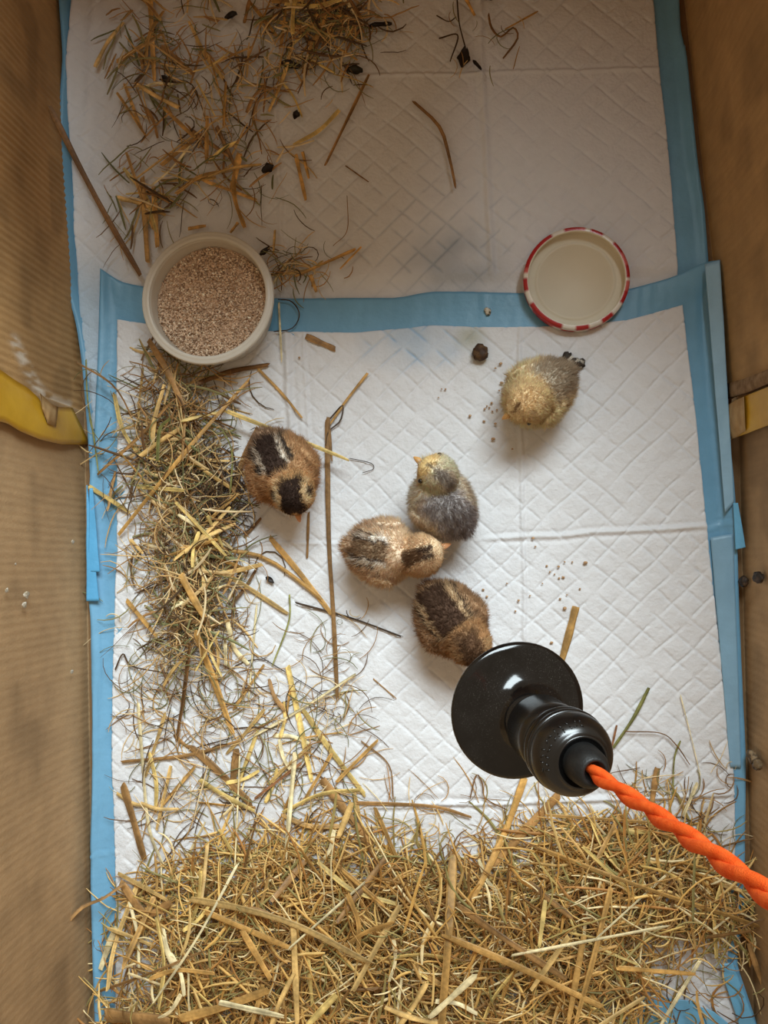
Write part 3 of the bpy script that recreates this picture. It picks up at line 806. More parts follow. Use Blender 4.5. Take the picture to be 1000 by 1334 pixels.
# ------------------------------------------------------------------ chicks
LIFT = 0.14
_bm = bmesh.new(); bmesh.ops.create_uvsphere(_bm, u_segments=24, v_segments=14, radius=1.0)
bmesh.ops.triangulate(_bm, faces=_bm.faces)
SPH_V = np.array([list(v.co) for v in _bm.verts]); SPH_T = np.array([[v.index for v in f.verts] for f in _bm.faces])
_bm.free()
def chick(name_label, kind, body_px, head_px, beak_px, tail_px, hl, hw, hz=0.066, bz=0.058, bh=0.030, head_r=0.0165, group=None, beakmat='beak', eye_up=-0.05, beak_len=0.0105, seed=0, fluff=15000):
    rs = np.random.default_rng(100 + seed)
    zc = 0.0090 + 0.012 + bh * 0.82
    pb = P(*body_px, zc)
    base = Vector((pb.x, pb.y, 0.0084))
    ph = P(*head_px, hz); pk = P(*beak_px, bz); pt = P(*tail_px, zc)
    fwd = Vector((pb.x - pt.x, pb.y - pt.y, 0)).normalized()
    yaw = math.atan2(fwd.y, fwd.x)
    Rz = Matrix.Rotation(-yaw, 3, 'Z')
    def L(p): return Rz @ (p - base)
    hd = L(ph); bk = L(pk); cz = zc - base.z
    hf = (bk - hd).normalized()                          # head's forward axis
    hs = Vector((0, 0, 1)).cross(hf).normalized(); hu = hf.cross(hs)
    HM = Matrix((hf, hs, hu))                             # local -> head frame
    # --- body: overlapping volumes fused into one surface
    EV = []
    def ell(c, r, rot=None):
        v = SPH_V * np.array(r)[None]
        if rot is not None: v = v @ np.array(rot).T
        EV.append(v + np.array(c)[None])
    def cap(a, b, ra, rb, n=7):
        for k in range(n + 1):
            t = k / n
            r = ra * (1 - t) + rb * t
            ell(Vector(a).lerp(Vector(b), t), (r, r, r))
    HB = HM.transposed()
    ell((0, 0, cz), (hl, hw, bh))
    ell((hl * 0.30, 0, cz - 0.002), (hl * 0.66, hw * 0.92, bh * 0.92))
    ell((-hl * 0.55, 0, cz + 0.004), (hl * 0.46, hw * 0.66, bh * 0.6))
    ell((-hl * 0.92, 0, cz + 0.006), (hl * 0.20, hw * 0.30, bh * 0.25))
    for sy in (-1, 1):
        ell((-hl * 0.05, sy * hw * 0.86, cz + 0.003), (hl * 0.55, hw * 0.17, bh * 0.50), Matrix.Rotation(sy * 0.22, 3, 'Z'))
        ell((hl * 0.0, sy * hw * 0.48, cz - bh * 0.62), (0.011, 0.009, 0.013))
        k0 = Vector((hl * 0.02, sy * hw * 0.46, cz - bh * 0.7)); k1 = Vector((-0.002, sy * hw * 0.46, 0.012)); k2 = Vector((0.004, sy * hw * 0.46, 0.0022))
        cap(k0, k1, 0.0045, 0.0026); cap(k1, k2, 0.0024, 0.0019)
        for ta in (-0.5, 0.0, 0.5):
            cap(k2, k2 + Vector((0.015 * math.cos(ta), 0.015 * math.sin(ta), -0.0008)), 0.0018, 0.0013, 9)
        cap(k2, k2 + Vector((-0.008, 0, -0.0008)), 0.0017, 0.0012, 6)
    nb = Vector((hl * 0.42, 0, cz + bh * 0.45))
    cap(nb, hd - Vector((0, 0, head_r * 0.3)), hw * 0.58, head_r * 0.86)
    ell(hd, (head_r * 1.14, head_r, head_r * 0.98), HB)
    ell(hd + hf * head_r * 0.62 - hu * head_r * 0.18, (head_r * 0.58, head_r * 0.55, head_r * 0.52), HB)
    tmp = np_mesh('tmp', np.vstack(EV), None, np.vstack([SPH_T + k * len(SPH_V) for k in range(len(EV))]))
    to = bpy.data.objects.new('tmp', tmp); COL.objects.link(to)
    rm = to.modifiers.new('r', 'REMESH'); rm.mode = 'VOXEL'; rm.voxel_size = 0.00105
    sm = to.modifiers.new('s', 'SMOOTH'); sm.iterations = 5; sm.factor = 0.5
    ev = to.evaluated_get(bpy.context.evaluated_depsgraph_get())
    me = bpy.data.meshes.new_from_object(ev)
    bpy.data.objects.remove(to); bpy.data.meshes.remove(tmp)
    nV = len(me.vertices)
    co = np.zeros(nV * 3, np.float32); me.vertices.foreach_get('co', co); co = co.reshape(-1, 3).astype(float)
    no = np.zeros(nV * 3, np.float32); me.vertices.foreach_get('normal', no); no = no.reshape(-1, 3).astype(float)
    hdn, HMn = np.array(hd), np.array(HM)

    def colour(p):
        n = len(p)
        q = (p - hdn) @ HMn.T / head_r
        dh = np.linalg.norm(q, axis=1)
        isH = 1 - sst(1.16, 1.32, dh)
        jx = 0.16 * (vnoise(p[:, 0] * 260, p[:, 1] * 260, seed) - 0.5); jy = 0.16 * (vnoise(p[:, 0] * 260 + 7, p[:, 1] * 260, seed + 5) - 0.5)
        bx = p[:, 0] / hl + jx; by = np.abs(p[:, 1] / hw + jy); bz_ = (p[:, 2] - cz) / bh
        hx, hy, hzz = q[:, 0] + jx * 1.6, np.abs(q[:, 1] + jy * 1.6), q[:, 2]
        upm = sst(0.05, 0.35, bz_); hup = sst(-0.25, 0.15, hzz)
        def c(*v): return np.array(lin(tuple(x + (255 - x) * LIFT for x in v)))[None]
        def mix(a, b, m): return a * (1 - m[:, None]) + b * m[:, None]
        def band(v, a, b, s=0.05): return sst(a - s, a + s, v) * (1 - sst(b - s, b + s, v))
        one = np.ones((n, 1))
        if kind == 'dark_striped':
            B = one * c(196, 150, 100); B = mix(B, c(214, 176, 130), sst(0.2, -0.6, bz_)); B = mix(B, c(166, 130, 98), sst(-0.5, -0.9, bx))
            rng_ = band(bx, -0.86, 0.20) * upm
            B = mix(B, c(226, 214, 196), band(by, 0.30, 0.44) * band(bx, -0.7, 0.08) * upm * 0.9)
            B = mix(B, c(34, 26, 22), band(by, 0.44, 0.60) * band(bx, -0.75, 0.05) * upm)
            B = mix(B, c(48, 29, 20), (1 - sst(0.28, 0.36, by)) * rng_)
            Hc = one * c(214, 168, 108); Hc = mix(Hc, c(232, 206, 160), band(hy, 0.62, 0.82) * hup)
            Hc = mix(Hc, c(44, 25, 16), (1 - sst(0.50 , 0.62, hy)) * hup * sst(-1.05, -0.85, hx))
            Hc = mix(Hc, c(54, 32, 20), band(hy, 0.80, 1.0) * band(hx, -0.35, 0.15) * hup)
            Hc = mix(Hc, c(190, 140, 86), (1 - sst(0.16, 0.26, hy)) * sst(0.78, 0.92, hx))
        elif kind == 'grey':
            B = one * c(250, 242, 222); B = mix(B, c(184, 179, 176), (1 - sst(0.55, 0.85, by)) * (1 - sst(0.25, 0.6, bx)) * sst(-0.2, 0.1, bz_))
            B = mix(B, c(226, 216, 190), band(by, 0.78, 1.3) * upm); B = mix(B, c(158, 152, 149), (1 - sst(0.3, 0.6, by)) * upm * (1 - sst(0.0, 0.4, bx)))
            Hc = one * c(250, 238, 206); Hc = mix(Hc, c(236, 204, 128), sst(0.2, 0.8, hx) * 0.9)
            Hc = mix(Hc, c(160, 154, 146), 0.85 * (1 - sst(0.15, 0.55, hy)) * sst(0.1, 0.4, hzz) * (1 - sst(-0.1, 0.35, hx)))
            Hc = mix(Hc, c(120, 108, 92), (1 - sst(0.04, 0.14, hy)) * sst(0.1, 0.3, hzz) * band(hx, 0.0, 0.8) * 0.7)
        elif kind == 'chipmunk':
            B = one * c(244, 220, 186); B = mix(B, c(246, 232, 208), sst(0.1, -0.5, bz_))
            rng_ = band(bx, -0.86, 0.28) * upm
            B = mix(B, c(242, 236, 224), band(by, 0.30, 0.50) * rng_)
            B = mix(B, c(58, 44, 34), (band(by, 0.24, 0.33, 0.03) + 0.9 * band(by, 0.50, 0.58, 0.03) * band(bx, -0.75, 0.0)).clip(0, 1) * rng_)
            B = mix(B, c(142, 114, 82), (1 - sst(0.22, 0.27, by)) * rng_)
            B = mix(B, c(150, 126, 96), band(by, 0.72, 0.84, 0.03) * band(bx, -0.5, 0.1) * upm * 0.6)
            Hc = one * c(240, 212, 168); Hc = mix(Hc, c(112, 78, 48), (1 - sst(0.22, 0.42, hy)) * hup * (1 - sst(0.05, 0.5, hx)) * sst(-1.1, -0.9, hx))
            Hc = mix(Hc, c(66, 44, 30), (1 - sst(0.06, 0.16, np.abs(hy - 0.20))) * hup * band(hx, -0.2, 0.5))
        elif kind == 'dark_brown':
            B = one * c(170, 130, 90); B = mix(B, c(196, 158, 114), sst(0.1, -0.5, bz_))
            rng_ = band(bx, -0.98, 0.30) * upm
            B = mix(B, c(200, 168, 124), band(by, 0.46, 0.60) * rng_)
            B = mix(B, c(52, 36, 25), band(by, 0.60, 0.70, 0.03) * rng_)
            B = mix(B, c(66, 40, 24), (1 - sst(0.40, 0.50, by)) * rng_)
            Hc = one * c(190, 142, 90); Hc = mix(Hc, c(96, 62, 36), (1 - sst(0.40, 0.85, hy)) * hup * sst(-1.1, -0.6, hx))
            Hc = mix(Hc, c(206, 172, 122), band(hy, 0.66, 0.85) * hup * band(hx, -0.2, 0.5) * 0.7)
        else:
            B = one * c(250, 234, 190); B = mix(B, c(186, 172, 146), (1 - sst(0.55, 0.95, by)) * (1 - sst(-0.15, 0.1, bx)) * sst(-0.1, 0.2, bz_))
            B = mix(B, c(248, 240, 204), sst(0.0, -0.5, bz_))
            Hc = one * c(248, 224, 172); Hc = mix(Hc, c(222, 196, 140), (1 - sst(0.2, 0.6, hy)) * band(hx, -0.6, 0.5) * hup * 0.5)
            Hc = mix(Hc, c(140, 104, 62), (1 - sst(0.03, 0.10, hy)) * hup * band(hx, 0.35, 0.95))
        C = mix(B, Hc, isH)
        leg = sst(cz - bh * 0.78, cz - bh * 0.92, p[:, 2]) * (dh > 1.3)
        return mix(C, c(222, 168, 128), leg), isH, leg

    Cb, isH, leg = colour(co)
    a = me.color_attributes.new('Col', 'FLOAT_COLOR', 'POINT')
    a.data.foreach_set('color', np.hstack([Cb, np.ones((nV, 1))]).astype(np.float32).ravel())
    for p in me.polygons: p.use_smooth = True
    me.materials.clear(); me.materials.append(M['skin'])
    body = bpy.data.objects.new('chick', me); COL.objects.link(body)
    body.location = base; body.rotation_euler = (0, 0, yaw)
    tag(body, name_label, 'chick', 'chicks on the pad')
    # --- down: thousands of fine tapered filaments
    me.calc_loop_triangles()
    tri = np.zeros(len(me.loop_triangles) * 3, np.int32); me.loop_triangles.foreach_get('vertices', tri); tri = tri.reshape(-1, 3)
    A, Bv, Cv = co[tri[:, 0]], co[tri[:, 1]], co[tri[:, 2]]
    area = np.linalg.norm(np.cross(Bv - A, Cv - A), axis=1)
    tl_ = leg[tri[:, 0]]
    w = area * (tl_ < 0.3) * (1 + 1.2 * isH[tri[:, 0]]); w /= w.sum()
    pick = rs.choice(len(tri), fluff, p=w)
    r1, r2 = rs.uniform(0, 1, (2, fluff)); sw = r1 + r2 > 1; r1[sw] = 1 - r1[sw]; r2[sw] = 1 - r2[sw]
    pt_ = A[pick] + (Bv[pick] - A[pick]) * r1[:, None] + (Cv[pick] - A[pick]) * r2[:, None]
    nn = no[tri[pick, 0]]
    cc, hh, _ = colour(pt_ + rs.normal(0, 0.0012, (fluff, 3)))
    back = np.tile(np.array((-1.0, 0, -0.25)), (fluff, 1)) * (1 - hh[:, None]) + (-np.array(hf) * 1.0)[None] * hh[:, None]
    back -= nn * np.sum(back * nn, 1, keepdims=True)
    clump = np.stack([vnoise(pt_[:, 0] * 260, pt_[:, 1] * 260 + pt_[:, 2] * 150, 200 + seed + k) - 0.5 for k in range(3)], 1)
    d = nn * 0.66 + back * 0.50 + clump * 0.75 + rs.normal(0, 0.24, (fluff, 3))
    d /= np.linalg.norm(d, axis=1, keepdims=True)
    ln = rs.uniform(0.0045, 0.0085, fluff) * (1 - 0.30 * hh)
    fr = np.clip(np.sum((pt_ - hdn) * np.array(hf)[None], 1) / head_r, 0, 1.3) * hh
    ln *= 1 - 0.80 * sst(0.35, 1.0, fr)
    side = np.cross(d, np.array((0.3, 0.2, 0.9))[None]); side /= np.linalg.norm(side, axis=1, keepdims=True) + 1e-9
    up_ = np.cross(side, d)
    rr = 0.00030
    p0 = pt_ - nn * 0.0004; p2 = pt_ + d * ln[:, None]
    V = np.zeros((fluff, 4, 3))
    for k in range(3):
        an = 2 * math.pi * k / 3
        V[:, k] = p0 + (side * math.cos(an) + up_ * math.sin(an)) * rr
    V[:, 3] = p2
    t3 = np.array([(0, 1, 3), (1, 2, 3), (2, 0, 3)])
    offi = (np.arange(fluff) * 4)[:, None, None]
    jit = rs.uniform(0.74, 1.30, (fluff, 1)) * (0.85 + 0.3 * vnoise(pt_[:, 0] * 420, pt_[:, 1] * 420, 300 + seed))[:, None]
    cst = np.repeat(np.clip(cc * np.minimum(jit, 1.15) * np.array((1.12, 1.06, 1.0) if kind in ('dark_striped', 'dark_brown') else (1.08, 0.985, 0.97) if kind == 'grey' else (1.06, 0.92, 0.84)), 0, 0.97)[:, None], 4, 1)
    fm = np_mesh('down', V.reshape(-1, 3), None, (t3[None] + offi).reshape(-1, 3), cst.reshape(-1, 3))
    fo = link('down', fm, M['down'], body); fo['kind'] = 'stuff'
    # --- beak and eyes
    b0 = hd + hf * head_r * 1.12 - hu * head_r * 0.14
    bl = max(0.0085, min(beak_len, (bk - b0).length)); tipd = (hf - hu * 0.16).normalized()
    pts = [b0, b0 + tipd * bl * 0.35 + hu * 0.0002, b0 + tipd * bl * 0.7, b0 + tipd * bl * 0.92 - hu * 0.0005, b0 + tipd * bl - hu * 0.0011]
    v, q1, t1 = tube(pts, [0.0034, 0.0030, 0.0020, 0.0010, 0.0003], 10, 0.8, upref=hu)
    link('beak', np_mesh('beak', v, q1, t1), M[beakmat], body)
    v, q1, t1 = tube([p - hu * 0.0016 for p in pts[:4]], [0.0030, 0.0026, 0.0016, 0.0005], 10, 0.6, upref=hu)
    link('lower_beak', np_mesh('lower_beak', v, q1, t1), M[beakmat], body)
    for sy in (-1, 1):
        ec = hd + hf * head_r * 0.50 + hs * (sy * head_r * 0.90) + hu * head_r * eye_up
        bm = bmesh.new(); bmesh.ops.create_uvsphere(bm, u_segments=14, v_segments=10, radius=0.0024)
        em = bpy.data.meshes.new('eye'); bm.to_mesh(em); bm.free()
        for p in em.polygons: p.use_smooth = True
        link('eye', em, M['eye'], body, ec)
    return body

chick('dark capped tan chick with black and white back stripes beside the hay clump', 'dark_striped', (367, 610), (382, 643), (390, 685), (347, 574), 0.037, 0.0315, hz=0.064, bz=0.052, seed=1, head_r=0.0182)
chick('grey backed cream chick with a yellow face raising its beak', 'grey', (577, 658), (569, 617), (539, 595), (606, 691), 0.033, 0.0270, hz=0.074, bz=0.076, eye_up=0.34, beak_len=0.0125, seed=2, head_r=0.0162, beakmat='beak_yellow', bh=0.031)
chick('pale tan chick with brown and white back stripes touching a grey chick', 'chipmunk', (496, 718), (549, 723), (588, 708), (458, 712), 0.033, 0.0285, hz=0.060, bz=0.056, seed=3, head_r=0.0182)
chick('dark brown chick with its head partly under the lamp disc', 'dark_brown', (586, 806), (611, 838), (630, 876), (558, 766), 0.036, 0.0295, hz=0.062, bz=0.052, seed=4, head_r=0.0186)
chick('pale yellow chick with a greyish rump beside feed crumbs', 'yellow', (702, 511), (688, 524), (654, 545), (736, 487), 0.034, 0.0280, hz=0.066, bz=0.060, seed=5, head_r=0.0182, beakmat='beak_yellow')

# ------------------------------------------------------------------ droppings and spilt crumbs
def drop(px, py, r, cols, label, seed, flat=0.55, z=0.0072):
    o = clod('dropping', P(px, py, z), r, cols, None, seed, flat)
    tag(o, label, 'dropping')
    return o
drop(625, 462, 0.0082, [(66, 44, 26), (92, 66, 38)], 'round dark brown dropping in a greenish stain', 11)
d2 = drop(737, 466, 0.0048, [(48, 38, 28), (70, 56, 40)], 'dark two-lobed dropping with a white streak near the yellow chick', 12)
for k, (px, py, r, cs) in enumerate([(742, 469, .0034, [(222, 214, 200)]), (747, 472, .0040, [(52, 42, 32), (206, 198, 184)]), (754, 474, .0048, [(46, 36, 28), (190, 182, 168)])]):
    p = P(px, py, 0.0072) - d2.location
    c = clod('lobe', (0, 0, 0), r, cs, d2, 14 + k)
    c.location = Matrix.Rotation(-d2.rotation_euler[2], 3, 'Z') @ p
drop(635, 407, 0.0034, [(96, 84, 56), (206, 198, 180)], 'tiny white and olive dropping on the blue pad border', 18, z=0.0045)
spots = [(639, 508), (641, 535), (653, 499), (662, 489)]
cr = [(653, 499, 2), (652, 474, 1.8), (645, 480, 1.2), (640, 525, 1.4), (637, 531, 1.2), (641, 536, 1.2), (647, 534, 1.2), (631, 533, 1.2), (634, 529, 1), (612, 542, 1.8), (630, 549, 1.5), (645, 552, 1.5), (642, 572, 2), (580, 507, 1.2),
      (650, 509, 1.2), (575, 507, 1), (571, 518, .9), (667, 585, 1.0), (654, 517, 1), (390, 466, 1.4), (660, 760, 1), (694, 701, 1.6), (697, 712, 1), (727, 738, 1.5), (735, 732, 1.2), (733, 752, 1.6), (728, 753, 1.2), (762, 733, 2), (735, 792, 2),
      (755, 767, 1.2), (729, 780, 1.3), (712, 737, 1.2), (716, 745, 1), (675, 782, 1.4), (671, 796, 1.2), (629, 768, 1.4), (634, 777, 1.3), (718, 837, 1.6), (745, 732, 1), (706, 760, 1), (738, 775, 1), (690, 776, 1), (722, 748, .9)]
fm_ = []
for k in range(5):
    o = clod('feed_crumb', (0, 0, 0), 0.001, [(196, 158, 118), (160, 124, 90)], None, 60 + k, 0.7)
    fm_.append(o.data); bpy.data.objects.remove(o)
for k, (px, py, r) in enumerate(cr):
    o = link('feed_crumb', fm_[k % 5], None, None, P(px, py, 0.0088))
    o.scale = (r * 0.75,) * 3
    near = py < 600
    if px < 420: tag(o, 'single feed crumb lying on the pad near the feed tub', 'crumb', 'spilt feed crumbs')
    elif near: tag(o, 'small brown feed crumb spilt beside the yellow chick', 'crumb', 'spilt feed crumbs near the yellow chick')
    else: tag(o, 'small brown feed crumb on the empty white pad above the lamp disc', 'crumb', 'spilt feed crumbs near the lamp')

# ------------------------------------------------------------------ straw and hay
HB_ = [(120, 1300), (150, 1190), (200, 1140), (300, 1090), (450, 1085), (520, 1110), (600, 1130), (680, 1100), (760, 1062), (850, 1065), (930, 1110), (985, 1210), (1010, 1300)]
def heap_top(px):
    return np.interp(px, [p[0] for p in HB_], [p[1] for p in HB_])
SP = [(225, 470), (240, 530), (215, 600), (250, 660), (240, 720), (260, 780), (240, 850)]
def clump_d(px, py):
    y = np.clip(py, 470, 850)
    x = np.interp(y, [p[1] for p in SP], [p[0] for p in SP])
    return np.hypot(px - x, py - y)
def hay_z(px, py):
    """how high the loose hay stands at a pixel"""
    z = 0.0090
    d = py - heap_top(px)
    z += 0.042 * float(sst(0, 120, d)) * (1 - 0.6 * float(sst(870, 960, px) * sst(1180, 1260, py)))
    z += 0.020 * float(1 - sst(10, 75, clump_d(px, py)))
    return z

STRAW = {'g': (218, 180, 114), 'y': (234, 202, 124), 'p': (240, 222, 174), 'b': (170, 128, 78), 'd': (132, 94, 54), 'r': (172, 118, 78), 'k': (80, 60, 42), 'o': (210, 162, 92), 'v': (142, 140, 80)}
def straw_mesh(name, pts, w, c, seed, sides=8, flat=0.24, segs=10):
    rs = random.Random(seed)
    cm = catmull(pts, segs)
    rad = []
    for k in range(segs):
        t = k / (segs - 1)
        r = w / 2 * (1 - 0.18 * t) * (1 + 0.10 * math.sin(t * 9 + seed))
        if k in (0, segs - 1): r *= 0.86
        rad.append(r)
    v, q, t = tube(cm, rad, sides, flat, twist=rs.uniform(-0.05, 0.05))
    base = np.array(lin(c))
    strip = np.array([rs.choice((0.62, 0.85, 1.0, 1.1, 1.28)) for _ in range(sides)])
    lengthv = np.array([0.9 + 0.2 * math.sin(k * 1.3 + seed) for k in range(segs)])
    node = rs.randrange(2, segs - 2)
    lengthv[node] *= 0.8
    col = base[None, None] * strip[None, :, None] * lengthv[:, None, None]
    # frayed ends: every other vertex of the end ring is pulled in or out
    vv = [Vector(p) for p in v]
    d0 = (cm[0] - cm[1]); d1 = (cm[-1] - cm[-2])
    for j in range(sides):
        vv[j] += d0 * rs.uniform(-0.35, 0.30)
        vv[(segs - 1) * sides + j] += d1 * rs.uniform(-0.35, 0.30)
    return np_mesh(name, np.array([list(p) for p in vv]), q, t, col.reshape(-1, 3), smooth=False)

LAB = {
    'H': ('dry golden straw stalk lying in the deep hay heap', 'straw in the deep hay heap'),
    'M': ('dry straw stalk tangled in the hay clump along the blue pad edge', 'straw in the hay clump'),
    'S': ('straw stalk strewn on white pad between hay clump and deep heap', 'straw between clump and heap'),
    'T': ('brown straw stalk scattered on the shaded pad beyond the feed tub', 'straw on the shaded pad'),
    'W': ('straw bit lying beside the feed tub on the blue pad border', 'straw beside the feed tub'),
}
